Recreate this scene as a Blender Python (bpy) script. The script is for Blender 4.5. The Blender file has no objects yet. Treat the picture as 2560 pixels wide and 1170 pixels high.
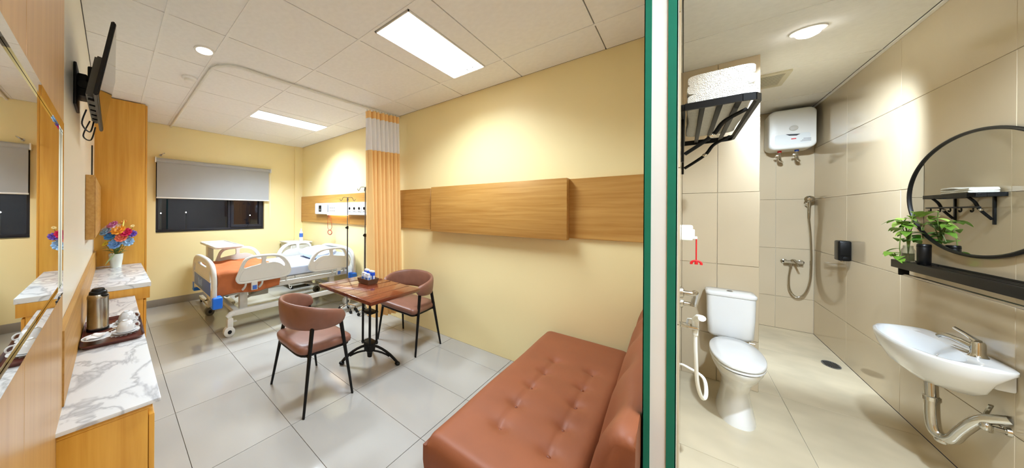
import bpy, bmesh, math, random
from mathutils import Matrix, Vector
random.seed(7)
R = math.radians
sc = bpy.context.scene
COL = sc.collection

# ------------------------------------------------------------------ camera
cam_d = bpy.data.cameras.new('camera')
cam = bpy.data.objects.new('camera', cam_d); COL.objects.link(cam)
cam_d.sensor_fit = 'HORIZONTAL'; cam_d.sensor_width = 36.0
cam_d.lens = 36.0 * 712.0 / 2560.0            # ultra wide phone lens
cam_d.shift_x = (1280 - 950) / 2560.0
cam_d.shift_y = (527.5 - 585) / 2560.0
cam_d.clip_start = 0.02; cam_d.clip_end = 200
yaw = math.atan2(950 - 281.5, 712.0)
roll = math.atan(0.006)
cam.matrix_world = (Matrix.Translation((0, 0, 1.44)) @ Matrix.Rotation(-yaw, 4, 'Z')
                    @ Matrix.Rotation(R(90), 4, 'X') @ Matrix.Rotation(roll, 4, 'Z'))
sc.camera = cam

# ------------------------------------------------------------------ world and exposure
w = bpy.data.worlds.new('night'); sc.world = w; w.use_nodes = True
w.node_tree.nodes['Background'].inputs[0].default_value = (0.010, 0.012, 0.02, 1)
w.node_tree.nodes['Background'].inputs[1].default_value = 0.6
vs = sc.view_settings
vs.view_transform = 'Standard'; vs.look = 'None'; vs.gamma = 1.0; vs.use_curve_mapping = False
vs.exposure = 0.38
cy = sc.cycles
cy.use_light_tree = False
cy.max_bounces = 6; cy.diffuse_bounces = 5; cy.glossy_bounces = 3; cy.transmission_bounces = 4; cy.transparent_max_bounces = 6
cy.caustics_reflective = False; cy.caustics_refractive = False
PANEL_POWER = 5.0         # emission of the ceiling light panels
PANEL_WATT = 34.0         # lamp inside each ceiling light panel
SPOT_POWER = 10.0         # emission of the downlight discs
SPOT_WATT = 20.0          # lamp inside the ward downlight
BATH_WATT = 310.0         # lamp inside the tilted bathroom downlight
LAMP_TINT = (0.75, 0.89, 1.03)

# ------------------------------------------------------------------ materials
def lin(c):
    return tuple(((v / 255) / 12.92 if v / 255 <= 0.04045 else ((v / 255 + 0.055) / 1.055) ** 2.4) for v in c) + (1,)
MATS = {}
def mat(name, c, rough=0.5, metal=0.0, var=None, bump=None, coat=0.0, alpha=1.0, trans=0.0, emit=None, spec=0.5, sub=None, stretch=(1, 1, 1), ior=1.45):
    if name in MATS: return MATS[name]
    m = bpy.data.materials.new(name); m.use_nodes = True; MATS[name] = m
    nt = m.node_tree; b = nt.nodes['Principled BSDF']; col = lin(c)
    b.inputs['Base Color'].default_value = col
    b.inputs['Roughness'].default_value = rough; b.inputs['Metallic'].default_value = metal
    b.inputs['Coat Weight'].default_value = coat; b.inputs['Coat Roughness'].default_value = 0.08
    b.inputs['Alpha'].default_value = alpha; b.inputs['Transmission Weight'].default_value = trans
    b.inputs['Specular IOR Level'].default_value = spec; b.inputs['IOR'].default_value = ior
    tc = None
    def coords(sc_):
        t = nt.nodes.new('ShaderNodeTexCoord'); mp = nt.nodes.new('ShaderNodeMapping')
        mp.inputs['Scale'].default_value = sc_
        nt.links.new(t.outputs['Object'], mp.inputs['Vector']); return mp.outputs['Vector']
    if var:
        s, amt = var[0], var[1]
        n = nt.nodes.new('ShaderNodeTexNoise'); n.inputs['Scale'].default_value = s; n.inputs['Detail'].default_value = 2
        nt.links.new(coords(stretch), n.inputs['Vector'])
        r = nt.nodes.new('ShaderNodeValToRGB')
        lo = tuple(v * (1 - amt) for v in col[:3]) + (1,); hi = tuple(min(1, v * (1 + amt)) for v in col[:3]) + (1,)
        if len(var) > 2: lo = lin(var[2])
        r.color_ramp.elements[0].position = 0.32; r.color_ramp.elements[0].color = lo
        r.color_ramp.elements[1].position = 0.68; r.color_ramp.elements[1].color = hi
        nt.links.new(n.outputs['Fac'], r.inputs['Fac']); nt.links.new(r.outputs['Color'], b.inputs['Base Color'])
    if bump:
        n2 = nt.nodes.new('ShaderNodeTexNoise'); n2.inputs['Scale'].default_value = bump[0]; n2.inputs['Detail'].default_value = 1
        nt.links.new(coords(stretch), n2.inputs['Vector'])
        bp = nt.nodes.new('ShaderNodeBump'); bp.inputs['Strength'].default_value = bump[1]; bp.inputs['Distance'].default_value = bump[2] if len(bump) > 2 else 0.002
        nt.links.new(n2.outputs['Fac'], bp.inputs['Height']); nt.links.new(bp.outputs['Normal'], b.inputs['Normal'])
    if emit:
        b.inputs['Emission Color'].default_value = lin(emit[0]); b.inputs['Emission Strength'].default_value = emit[1]
    return m
def wood(name, light, dark, grain, scale=9.0, rough=0.35, coat=0.0):
    """grain = object axis the fibres run along"""
    m = bpy.data.materials.new(name); m.use_nodes = True; MATS[name] = m
    nt = m.node_tree; b = nt.nodes['Principled BSDF']
    t = nt.nodes.new('ShaderNodeTexCoord'); mp = nt.nodes.new('ShaderNodeMapping')
    s = [1.0, 1.0, 1.0]; s['xyz'.index(grain)] = 0.045
    mp.inputs['Scale'].default_value = s
    nt.links.new(t.outputs['Object'], mp.inputs['Vector'])
    n = nt.nodes.new('ShaderNodeTexNoise'); n.inputs['Scale'].default_value = scale * 4; n.inputs['Detail'].default_value = 4; n.inputs['Roughness'].default_value = 0.6
    n.inputs['Distortion'].default_value = 0.4
    nt.links.new(mp.outputs['Vector'], n.inputs['Vector'])
    r = nt.nodes.new('ShaderNodeValToRGB')
    r.color_ramp.elements[0].position = 0.3; r.color_ramp.elements[0].color = lin(dark)
    r.color_ramp.elements[1].position = 0.7; r.color_ramp.elements[1].color = lin(light)
    nt.links.new(n.outputs['Fac'], r.inputs['Fac']); nt.links.new(r.outputs['Color'], b.inputs['Base Color'])
    b.inputs['Roughness'].default_value = rough; b.inputs['Coat Weight'].default_value = coat; b.inputs['Coat Roughness'].default_value = 0.06
    return m
def marble(name):
    m = bpy.data.materials.new(name); m.use_nodes = True; MATS[name] = m
    nt = m.node_tree; b = nt.nodes['Principled BSDF']
    t = nt.nodes.new('ShaderNodeTexCoord'); mp = nt.nodes.new('ShaderNodeMapping')
    mp.inputs['Scale'].default_value = (3.2, 2.2, 3.2); mp.inputs['Rotation'].default_value = (0, 0, R(28))
    nt.links.new(t.outputs['Object'], mp.inputs['Vector'])
    n = nt.nodes.new('ShaderNodeTexNoise'); n.inputs['Scale'].default_value = 1.5; n.inputs['Detail'].default_value = 5; n.inputs['Distortion'].default_value = 1.2
    nt.links.new(mp.outputs['Vector'], n.inputs['Vector'])
    r = nt.nodes.new('ShaderNodeValToRGB'); e = r.color_ramp.elements
    e[0].position = 0.0; e[0].color = lin((232, 233, 234)); e[1].position = 1.0; e[1].color = lin((236, 237, 238))
    for p, c in ((0.44, (226, 228, 230)), (0.488, (182, 184, 188)), (0.50, (196, 198, 202)), (0.54, (226, 228, 230))):
        x = e.new(p); x.color = lin(c)
    nt.links.new(n.outputs['Fac'], r.inputs['Fac']); nt.links.new(r.outputs['Color'], b.inputs['Base Color'])
    b.inputs['Roughness'].default_value = 0.18
    return m
def mesh_cloth(name, c, see):
    m = bpy.data.materials.new(name); m.use_nodes = True; MATS[name] = m
    nt = m.node_tree; b = nt.nodes['Principled BSDF']; b.inputs['Base Color'].default_value = lin(c); b.inputs['Roughness'].default_value = 0.8
    tr = nt.nodes.new('ShaderNodeBsdfTransparent'); mx = nt.nodes.new('ShaderNodeMixShader'); mx.inputs[0].default_value = see
    nt.links.new(b.outputs[0], mx.inputs[1]); nt.links.new(tr.outputs[0], mx.inputs[2]); nt.links.new(mx.outputs[0], nt.nodes['Material Output'].inputs[0])
    return m
yellow = mat('yellow_paint', (242, 226, 172), 0.45, var=(1.2, 0.03))
cream = mat('cream_paint', (244, 238, 222), 0.3, var=(1.0, 0.02))
white_paint = mat('white_paint', (238, 238, 234), 0.6, var=(3, 0.02))
border_green = mat('border_green', (10, 116, 92), 0.4, var=(20, 0.04))  # green of the image border, used on the added edge strips
ceil_tile = mat('ceiling_board', (240, 240, 238), 0.85, var=(30, 0.02))
ceil_back = mat('ceiling_void', (150, 146, 136), 0.9, var=(10, 0.02))
floor_tile = mat('floor_porcelain', (170, 166, 159), 0.1, var=(1.6, 0.06), spec=0.5)
grout = mat('grout', (140, 134, 124), 0.9, var=(40, 0.05))
bath_floor = mat('bath_floor_tile', (206, 194, 168), 0.22, var=(3.2, 0.10))
bath_wall = mat('bath_wall_tile', (204, 188, 160), 0.09, var=(1.4, 0.03))
bath_grout = mat('bath_grout', (214, 204, 184), 0.8, var=(40, 0.04))
skirting = mat('grey_skirting', (150, 143, 132), 0.3, var=(4, 0.05))
wood_panel = wood('light_oak_wall_panel', (198, 152, 82), (172, 122, 54), 'y', 9, 0.4)
wood_dark = wood('honey_oak_cabinet', (226, 170, 72), (208, 148, 52), 'z', 7, 0.35)
wood_pale = wood('pale_oak_cladding', (206, 164, 106), (186, 140, 84), 'z', 7, 0.3)
wood_table = wood('mahogany_table', (122, 58, 34), (84, 34, 20), 'x', 6, 0.22, 0.5)
marble_m = marble('white_marble')
chrome = mat('chrome', (210, 208, 202), 0.12, 1.0, var=(8, 0.03))
steel = mat('brushed_steel', (190, 182, 168), 0.25, 1.0, var=(40, 0.06), stretch=(1, 1, 0.05))
black_metal = mat('black_metal', (11, 11, 11), 0.45, var=(20, 0.2), spec=0.3)
black_plastic = mat('black_plastic', (13, 13, 14), 0.35, var=(12, 0.15), spec=0.4)
dark_grey = mat('dark_grey_plastic', (96, 96, 94), 0.45, var=(12, 0.05))
screen_m = mat('tv_glass', (6, 6, 7), 0.05, var=(3, 0.1))
leather_b = mat('brown_chair_leather', (131, 89, 72), 0.38, var=(12, 0.08), bump=(260, 0.15, 0.001))
leather_o = mat('tan_sofa_leather', (136, 76, 45), 0.55, var=(5, 0.06), bump=(220, 0.15, 0.001))
bed_white = mat('bed_plastic', (214, 213, 206), 0.35, var=(6, 0.02))
bed_grey = mat('bed_grey_metal', (196, 194, 186), 0.4, var=(6, 0.03))
blue = mat('bright_blue_plastic', (30, 112, 226), 0.35, var=(6, 0.03))
blue_soft = mat('soft_blue_panel', (70, 112, 196), 0.4, var=(6, 0.03))
sheet = mat('white_bed_sheet', (198, 207, 226), 0.8, var=(8, 0.02), bump=(18, 0.25, 0.006))
orange = mat('rust_blanket', (176, 98, 52), 0.85, var=(9, 0.07), bump=(60, 0.3, 0.003))
curtain_m = mat('apricot_curtain', (252, 210, 142), 0.8, var=(3, 0.02))
net_m = mesh_cloth('white_curtain_net', (246, 248, 255), 0.10)
blind_m = mat('grey_blind', (170, 172, 172), 0.7, var=(4, 0.02))
alu_dark = mat('dark_window_frame', (34, 34, 42), 0.4, var=(6, 0.08))
glass_night = mat('night_window_glass', (206, 210, 220), 0.0, trans=1.0, var=(2, 0.02))
glass_clear = mat('clear_glass', (236, 244, 238), 0.02, trans=1.0, alpha=0.6, var=(2, 0.01))
mirror_m = mat('mirror_silver', (236, 238, 236), 0.01, 1.0, var=(1, 0.005))
porcelain = mat('white_porcelain', (238, 240, 242), 0.12, var=(3, 0.01), coat=0.3)
white_plastic = mat('white_plastic', (236, 236, 232), 0.35, var=(6, 0.01))
lamp_m = mat('lamp_diffuser', (250, 250, 248), 0.5, var=(3, 0.01), emit=((255, 250, 242), PANEL_POWER))
spot_m = mat('downlight_diffuser', (250, 250, 248), 0.5, var=(3, 0.01), emit=((255, 250, 242), SPOT_POWER))
bedlamp_m = mat('bed_lamp', (255, 240, 215), 0.5, var=(3, 0.01), emit=((255, 226, 184), 5.0))
red_m = mat('red_plastic', (206, 30, 36), 0.4, var=(8, 0.04))
redbrown = mat('red_cord', (160, 60, 44), 0.5, var=(8, 0.04))
tray_m = mat('brown_tray', (92, 44, 34), 0.3, var=(10, 0.08))
towel_m = mat('white_terry', (238, 236, 228), 0.95, var=(60, 0.04), bump=(240, 0.8, 0.006))
leaf_g = mat('pothos_leaf', (126, 172, 60), 0.4, var=(14, 0.18))
leaf_d = mat('green_leaf', (84, 122, 70), 0.5, var=(14, 0.2))
stem_m = mat('green_stem', (120, 140, 70), 0.5, var=(14, 0.1))

# ------------------------------------------------------------------ mesh helpers
class B:
    def __init__(s): s.bm = bmesh.new()
    def box(s, x0, y0, z0, x1, y1, z1, bev=0.0, seg=2):
        r = bmesh.ops.create_cube(s.bm, size=1.0); v = r['verts']
        for q in v:
            q.co = Vector(((x0 + x1) / 2 + q.co.x * (x1 - x0), (y0 + y1) / 2 + q.co.y * (y1 - y0), (z0 + z1) / 2 + q.co.z * (z1 - z0)))
        if bev > 0:
            e = list({e for q in v for e in q.link_edges})
            bmesh.ops.bevel(s.bm, geom=e, offset=bev, segments=seg, affect='EDGES', profile=0.5)
        return s
    def ring(s, c, ax, ay, r, seg):
        return [s.bm.verts.new(c + (ax * math.cos(2 * math.pi * i / seg) + ay * math.sin(2 * math.pi * i / seg)) * r) for i in range(seg)]
    def bridge(s, a, b):
        n = len(a)
        for i in range(n): s.bm.faces.new((a[i], a[(i + 1) % n], b[(i + 1) % n], b[i]))
    def tube(s, pts, r, seg=8, closed=False, cap=True):
        P = [Vector(p) for p in pts]; n = len(P)
        rr = r if isinstance(r, (list, tuple)) else [r] * n
        T = []
        for i in range(n):
            a = P[(i - 1) % n] if (closed or i > 0) else P[i]; b = P[(i + 1) % n] if (closed or i < n - 1) else P[i]
            T.append((b - a).normalized())
        up = Vector((0, 0, 1)) if abs(T[0].z) < 0.9 else Vector((1, 0, 0))
        ax = T[0].cross(up).normalized(); rings = []
        for i in range(n):
            ax = (ax - T[i] * ax.dot(T[i])).normalized(); ay = T[i].cross(ax).normalized()
            rings.append(s.ring(P[i], ax, ay, rr[i], seg))
        for i in range(n - 1): s.bridge(rings[i], rings[i + 1])
        if closed: s.bridge(rings[-1], rings[0])
        elif cap:
            s.bm.faces.new(rings[0]); s.bm.faces.new(rings[-1])
        return s
    def cyl(s, p0, p1, r0, r1=None, seg=16):
        return s.tube([p0, p1], [r0, r0 if r1 is None else r1], seg)
    def lathe(s, prof, c=(0, 0, 0), seg=32, axis='z', sx=1.0, sy=1.0):
        c = Vector(c); prev = None
        def pt(r, z, a):
            x, y = r * math.cos(a) * sx, r * math.sin(a) * sy
            return c + (Vector((x, y, z)) if axis == 'z' else Vector((z, x, y)) if axis == 'x' else Vector((x, z, y)))
        for r, z in prof:
            cur = [s.bm.verts.new(pt(0, z, 0))] if r < 1e-6 else [s.bm.verts.new(pt(r, z, 2 * math.pi * i / seg)) for i in range(seg)]
            if prev:
                if len(prev) == 1 and len(cur) > 1:
                    for i in range(seg): s.bm.faces.new((prev[0], cur[i], cur[(i + 1) % seg]))
                elif len(cur) == 1 and len(prev) > 1:
                    for i in range(seg): s.bm.faces.new((cur[0], prev[(i + 1) % seg], prev[i]))
                elif len(cur) > 1: s.bridge(prev, cur)
            prev = cur
        return s
    def ell(s, c, r, seg=14, rings=9, rot=None):
        m = Matrix.Translation(c) @ (rot if rot else Matrix.Identity(4)) @ Matrix.Diagonal((r[0], r[1], r[2], 1))
        bmesh.ops.create_uvsphere(s.bm, u_segments=seg, v_segments=rings, radius=1.0, matrix=m); return s
    def plate(s, outer, f, d, holes=()):
        """flat polygon (with holes) placed by f(u, v), thickened by vector d"""
        bm = s.bm; d = Vector(d); loops = []
        es = []
        for lp in (outer,) + tuple(holes):
            vs_ = [bm.verts.new(Vector(f(u, v))) for u, v in lp]; loops.append(vs_)
            es += [bm.edges.new((vs_[i], vs_[(i + 1) % len(vs_)])) for i in range(len(vs_))]
        if holes:
            g = bmesh.ops.triangle_fill(bm, edges=es, use_beauty=True, use_dissolve=False)
            faces = [x for x in g['geom'] if isinstance(x, bmesh.types.BMFace)]
        else:
            faces = [bm.faces.new(loops[0])]
        base = {}
        for fc in faces:
            for v in fc.verts:
                if v not in base: base[v] = bm.verts.new(v.co + d)
        for fc in faces: bm.faces.new([base[v] for v in reversed(fc.verts)])
        for vs_ in loops:
            n = len(vs_)
            for i in range(n): bm.faces.new((vs_[i], vs_[(i + 1) % n], base[vs_[(i + 1) % n]], base[vs_[i]]))
        return s
    def grid(s, f, nu, nv, cu=False, cv=False):
        V = [[s.bm.verts.new(Vector(f(i / (nu if cu else nu - 1), j / (nv if cv else nv - 1)))) for j in range(nv)] for i in range(nu)]
        for i in range(nu if cu else nu - 1):
            for j in range(nv if cv else nv - 1):
                s.bm.faces.new((V[i][j], V[(i + 1) % nu][j], V[(i + 1) % nu][(j + 1) % nv], V[i][(j + 1) % nv]))
        return s
    def mesh(s, name, m, smooth=True, ang=38, xf=None):
        if xf is not None: s.bm.transform(xf)
        bmesh.ops.recalc_face_normals(s.bm, faces=s.bm.faces)
        me = bpy.data.meshes.new(name); s.bm.to_mesh(me); s.bm.free()
        if smooth:
            me.polygons.foreach_set('use_smooth', [True] * len(me.polygons)); me.set_sharp_from_angle(angle=R(ang))
        me.materials.append(m); return me
    def build(s, name, m, parent=None, world=False, smooth=True, ang=38):
        xf = W[parent].inverted() if (world and parent is not None) else None
        o = bpy.data.objects.new(name, s.mesh(name, m, smooth, ang, xf)); COL.objects.link(o)
        if parent is not None: o.parent = parent; W[o] = W[parent]
        else: W[o] = Matrix.Identity(4)
        return o
W = {}
def thing(name, label, cat, loc=(0, 0, 0), rz=0.0, group=None):
    o = bpy.data.objects.new(name, None); o.empty_display_size = 0.1; COL.objects.link(o)
    o.location = loc; o.rotation_euler = (0, 0, rz); o['label'] = label; o['category'] = cat
    if group: o['group'] = group
    W[o] = Matrix.Translation(loc) @ Matrix.Rotation(rz, 4, 'Z'); return o
def tag(o, label, cat, group=None):
    o['label'] = label; o['category'] = cat
    if group: o['group'] = group
    return o
def struct(o, label=None):
    o['kind'] = 'structure'
    if label: o['label'] = label
    return o
def copy_tree(o, parent=None):
    c = o.copy(); COL.objects.link(c); c.parent = parent
    for ch in list(o.children): copy_tree(ch, c)
    return c
def solid(o, t, off=0.0):
    m = o.modifiers.new('thickness', 'SOLIDIFY'); m.thickness = t; m.offset = off; return o
def subsurf(o, n=2):
    m = o.modifiers.new('smooth', 'SUBSURF'); m.levels = n; m.render_levels = n; return o
def rrect(w_, h_, r, n=5, cx=0.0, cy=0.0):
    p = []
    for qx, qy, a0 in ((1, 1, 0), (-1, 1, 90), (-1, -1, 180), (1, -1, 270)):
        for i in range(n + 1):
            a = R(a0 + 90 * i / n); p.append((cx + qx * (w_ / 2 - r) + r * math.cos(a), cy + qy * (h_ / 2 - r) + r * math.sin(a)))
    return p
def smooth_loop(pts, n=5):
    out = []; k = len(pts)
    for i in range(k):
        p0, p1, p2, p3 = (Vector(pts[(i + j - 1) % k]) for j in range(4))
        for q in range(n):
            t = q / n
            v = 0.5 * ((2 * p1) + (p2 - p0) * t + (2 * p0 - 5 * p1 + 4 * p2 - p3) * t * t + (3 * p1 - p0 - 3 * p2 + p3) * t ** 3)
            out.append(tuple(v))
    return out
def curve(pts, n=6):
    out = []; k = len(pts)
    for i in range(k - 1):
        p0, p1, p2, p3 = Vector(pts[max(i - 1, 0)]), Vector(pts[i]), Vector(pts[i + 1]), Vector(pts[min(i + 2, k - 1)])
        for q in range(n):
            t = q / n
            out.append(0.5 * ((2 * p1) + (p2 - p0) * t + (2 * p0 - 5 * p1 + 4 * p2 - p3) * t * t + (3 * p1 - p0 - 3 * p2 + p3) * t ** 3))
    out.append(Vector(pts[-1])); return out
TILE = {}
def piece(parent, name, m, x0, y0, z0, x1, y1, z1, bev=0.0015):
    """one tile / board: shared mesh, own object"""
    key = (round(x1 - x0, 4), round(y1 - y0, 4), round(z1 - z0, 4), m.name, name)
    if key not in TILE:
        dx, dy, dz = (x1 - x0) / 2, (y1 - y0) / 2, (z1 - z0) / 2
        TILE[key] = B().box(-dx, -dy, -dz, dx, dy, dz, min(bev, dx * .4, dy * .4, dz * .4), 1).mesh(name, m)
    o = bpy.data.objects.new(name, TILE[key]); COL.objects.link(o); o.parent = parent
    o.location = W[parent].inverted() @ Vector(((x0 + x1) / 2, (y0 + y1) / 2, (z0 + z1) / 2)); W[o] = W[parent]; return o
# ================================================================== SETTING: patient room
XL, XR, YB, H = -0.15, 2.82, 5.35, 2.72
PY0, PY1, PX0 = 0.0146, 0.0824, 1.20          # partition between ward and bathroom
BX, BY = 6.12, -1.072                          # far corner of the bathroom
YF = -1.6

fl = struct(B().box(XL, PY1, -0.08, XR, YB, -0.008).box(XL, YF, -0.08, PX0, PY1, -0.008).build('floor', grout, smooth=False), 'glossy light grey porcelain tile floor of the ward')
xe = [XL] + [0.33 + 0.55 * i for i in range(5)] + [XR]
ye = [YF] + [1.135 - 0.66 * 4 + 0.66 * i for i in range(10)] + [YB]
ye = [v for v in ye if v >= YF - 1e-6]
def cells(xe_, ye_, x0, y0, x1, y1):
    for i in range(len(xe_) - 1):
        for j in range(len(ye_) - 1):
            a, b, c, d = max(xe_[i], x0), max(ye_[j], y0), min(xe_[i + 1], x1), min(ye_[j + 1], y1)
            if c - a > 0.01 and d - b > 0.01: yield a, b, c, d
g = 0.0015
for a, b, c, d in list(cells(xe, sorted(ye), XL, PY1, XR, YB)) + list(cells(xe, sorted(ye), XL, YF, PX0, PY1)):
    piece(fl, 'floor_tile', floor_tile, a + g, b + g, -0.008, c - g, d - g, 0.0, 0.0008)

ce = struct(B().box(XL, PY1, 2.735, XR, YB, 2.80).box(XL, YF, 2.735, PX0, PY1, 2.80).build('ceiling', ceil_back, smooth=False), 'suspended ceiling of off-white boards in a grid')
cx = [XL, 0.25, 0.61, 1.34, 2.39, XR]
cyl_ = [YF, -0.84, -0.21, 0.42, 1.05, 1.67, 2.31, 2.935, 3.56, 4.19, 4.80, YB]
def ceiling_cells(x0, y0, x1, y1):
    for i in range(5):
        yy = list(cyl_)
        if i in (1, 2): yy = sorted(yy + [-.70, -.385])
        if i == 3: yy = sorted(yy + [1.20, 1.515, 3.71, 4.04])
        for a, b, c, d in cells(cx[i:i + 2], yy, x0, y0, x1, y1):
            if i in (1, 2) and abs(b + .70) < .01: continue
            if i == 3 and abs(b - 1.20) < .01 or i == 3 and abs(b - 3.71) < .01: continue
            yield a, b, c, d
for a, b, c, d in list(ceiling_cells(XL, PY1, XR, YB)) + list(ceiling_cells(XL, YF, PX0, PY1)):
    piece(ce, 'ceiling_board', ceil_tile, a + .004, b + .003, H, c - .004, d - .003, 2.733, 0.001)
for x in cx[1:-1]:
    piece(ce, 'grid_bar', ceil_tile, x - .011, max(PY1, 0.09), H - .004, x + .011, YB, H + .006, 0.001)

struct(B().box(XR, PY1, 0, XR + .1, YB + .1, H).build('wall_right', yellow, smooth=False), 'pale yellow wall of the ward behind the bed head')
WX0, WX1, WZ0, WZ1 = 0.465, 2.06, 1.10, 2.15
struct(B().box(XL, YB, 0, WX0, YB + .14, H).box(WX1, YB, 0, XR, YB + .14, H).box(WX0, YB, 0, WX1, YB + .14, WZ0).box(WX0, YB, WZ1, WX1, YB + .14, H).build('wall_back', yellow, smooth=False), 'pale yellow window wall')
struct(B().box(2.655, YB - .035, 0, XR, YB, H).build('trim_1', yellow, smooth=False), 'boxed corner strip beside the window wall')
struct(B().box(XL - .1, YF, 0, XL, YB + .1, H).build('wall_left', cream, smooth=False), 'glossy cream wall under the television')
struct(B().box(XL, YF - .1, 0, PX0 + .1, YF, H).build('wall_front', cream, smooth=False), 'cream wall behind the viewer')
struct(B().box(PX0, YF, 0, PX0 + .1, BY - .1, H).build('wall_entry', cream, smooth=False), 'cream wall by the bathroom entrance')
bb = struct(B().box(0.30, YB - .012, 0, 2.655, YB, 0.105, .002).build('baseboard_back', skirting), 'grey tile skirting under the window')

pw = struct(B().box(PX0, PY0, 0, BX + .1, PY1, H).build('wall_partition', white_paint, smooth=False), 'end of the white partition wall added between ward and bathroom')  # added wall; its white end stands in for the gap between two images
B().box(PX0 - .003, PY1 - .0146, 0, PX0 + .0, PY1 + .002, H).box(PX0 - .003, PY1, 0, PX0 + .03, PY1 + .002, H).build('border_strip', border_green, pw, smooth=False)  # green strip added along the wall edge, standing in for the image border
B().box(PX0 - .003, PY0 - .002, 0, PX0 + .0, PY0 + .018, H).box(PX0 - .003, PY0 - .002, 0, PX0 + .03, PY0, H).build('border_strip', border_green, pw, smooth=False)  # same added border strip on the bathroom edge

# window
wd = struct(bpy.data.objects.new('window_1', None), 'dark framed night window half covered by the roller blind'); COL.objects.link(wd); W[wd] = Matrix.Identity(4)
y0, y1 = YB + .05, YB + .10
def frame(name, x0, x1, z0, z1, t, m, par, ya, yb):
    B().box(x0, ya, z0, x1, yb, z0 + t, .003).box(x0, ya, z1 - t, x1, yb, z1, .003).box(x0, ya, z0 + t, x0 + t, yb, z1 - t, .003).box(x1 - t, ya, z0 + t, x1, yb, z1 - t, .003).build(name, m, par)
frame('window_frame', WX0, WX1, WZ0, WZ1, .035, alu_dark, wd, y0, y1)
B().box(1.455, y0, WZ0 + .035, 1.50, y1, WZ1 - .035, .003).build('mullion', alu_dark, wd)
frame('sash', 1.50, WX1 - .035, WZ0 + .035, WZ1 - .035, .05, alu_dark, wd, y0 - .012, y1 - .01)
B().box(.50, y0 + .02, WZ0 + .035, 1.455, y0 + .026, WZ1 - .035).build('pane', glass_night, wd, smooth=False)
B().box(1.55, y0 + .02, WZ0 + .085, 1.975, y0 + .026, WZ1 - .085).build('pane', glass_night, wd, smooth=False)
B().box(1.74, y0 - .03, WZ0 + .045, 1.79, y0 - .012, WZ0 + .065, .003).cyl((1.765, y0 - .03, WZ0 + .05), (1.80, y0 - .04, WZ0 + .10), .006).build('window_handle', alu_dark, wd)
B().box(WX0, YB + .0, WZ0 - .012, WX1, YB + .05, WZ0, .002).build('window_sill', yellow, wd)

dotglow = mat('window_dot_glow', (255, 250, 240), .5, var=(3, .01), emit=((255, 248, 235), 14))  # small glowing white dots, set on poles beyond the window pane
for i, (px, py, pz, lb) in enumerate(((1.376, 14, 1.302, 'leftmost of the faint glowing white dots beyond the dark window'), (2.201, 14, 1.335, 'faint glowing white dot beyond the window, second from the left'), (4.729, 14, 1.205, 'faint glowing white dot beyond the right-hand window sash'))):
    t = thing('window_dot', lb, 'street lamp', (px, py, -3), 0, 'glowing white dots beyond the window')
    B().cyl((0, 0, 0), (0, 0, pz + 2.95), .03, .02, 8).build('pole', dark_grey, t)
    B().ell((0, 0, pz + 3), (.022, .022, .022), 10, 7).build('lamp', dotglow, t)

# roller blind
t = thing('roller_blind', 'pale grey roller blind pulled halfway down the dark window', 'blind', (1.30, YB - .05, 2.2))
B().cyl((.46, YB - .05, 2.175), (2.146, YB - .05, 2.175), .032, seg=20).build('roller', blind_m, t, True)
B().box(.445, YB - .09, 2.135, .46, YB - .001, 2.215, .004).build('bracket', white_plastic, t, True)
B().box(2.146, YB - .09, 2.135, 2.16, YB - .001, 2.215, .004).build('bracket', white_plastic, t, True)
B().box(.472, YB - .054, 1.62, 2.125, YB - .051, 2.16).build('blind_fabric', blind_m, t, True, smooth=False)
B().cyl((.468, YB - .052, 1.618), (2.13, YB - .052, 1.618), .011, seg=10).build('bottom_bar', white_plastic, t, True)
B().tube([(2.142, YB - .06, 2.17), (2.145, YB - .062, 1.5), (2.142, YB - .066, 1.30), (2.139, YB - .07, 1.5), (2.139, YB - .075, 2.16)], .003, 6).build('bead_chain', white_plastic, t, True)
t = thing('wall_hook', 'small metal hook screwed in the wall above the roller blind', 'hook', (.52, YB, 2.255))
B().cyl((0, 0, 0), (0, -.012, 0), .016).build('hook_plate', steel, t)
B().tube(curve([(0, -.01, 0), (0.0, -.05, 0.0), (.02, -.065, .012), (.045, -.055, .028)]), .007, 8).build('hook_arm', steel, t)

# ceiling lamps of the ward
def lamp(kind, name, par, loc, watt, **kw):
    d = bpy.data.lights.new(name, kind); d.energy = watt; d.color = LAMP_TINT
    for k, v in kw.items(): setattr(d, k, v)
    o = bpy.data.objects.new(name, d); COL.objects.link(o); o.parent = par; o.location = W[par].inverted() @ Vector(loc); return o
def panel_light(x0, y0, x1, y1, lb, clips=False, k=1.0):
    t = thing('ceiling_light', lb, 'ceiling light', ((x0 + x1) / 2, (y0 + y1) / 2, H), 0, 'recessed light panels')
    B().box(x0, y0, 2.714, x1, y0 + .008, 2.734).box(x0, y1 - .008, 2.714, x1, y1, 2.734).box(x0, y0, 2.714, x0 + .008, y1, 2.734).box(x1 - .008, y0, 2.714, x1, y1, 2.734).build('lamp_frame', white_plastic, t, True, smooth=False)
    B().box(x0 + .008, y0 + .008, 2.720, x1 - .008, y1 - .008, 2.728).build('diffuser', lamp_m, t, True, smooth=False)
    lamp('AREA', 'panel_lamp', t, ((x0 + x1) / 2, (y0 + y1) / 2, 2.7195), PANEL_WATT * k, shape='RECTANGLE', size=x1 - x0 - .02, size_y=y1 - y0 - .02, spread=R(132))
    if clips:
        for cx_ in (0, .055):
            B().tube(curve([(x1 - .10, y0 + .06 + cx_, 2.713), (x1 - .085, y0 + .075 + cx_, 2.708), (x1 - .06, y0 + .075 + cx_, 2.713)]), .003, 6).build('clip', black_plastic, t, True)
panel_light(1.365, 1.20, 2.39, 1.515, 'large bright recessed light panel nearest the viewer over the table', True, .85)
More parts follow.
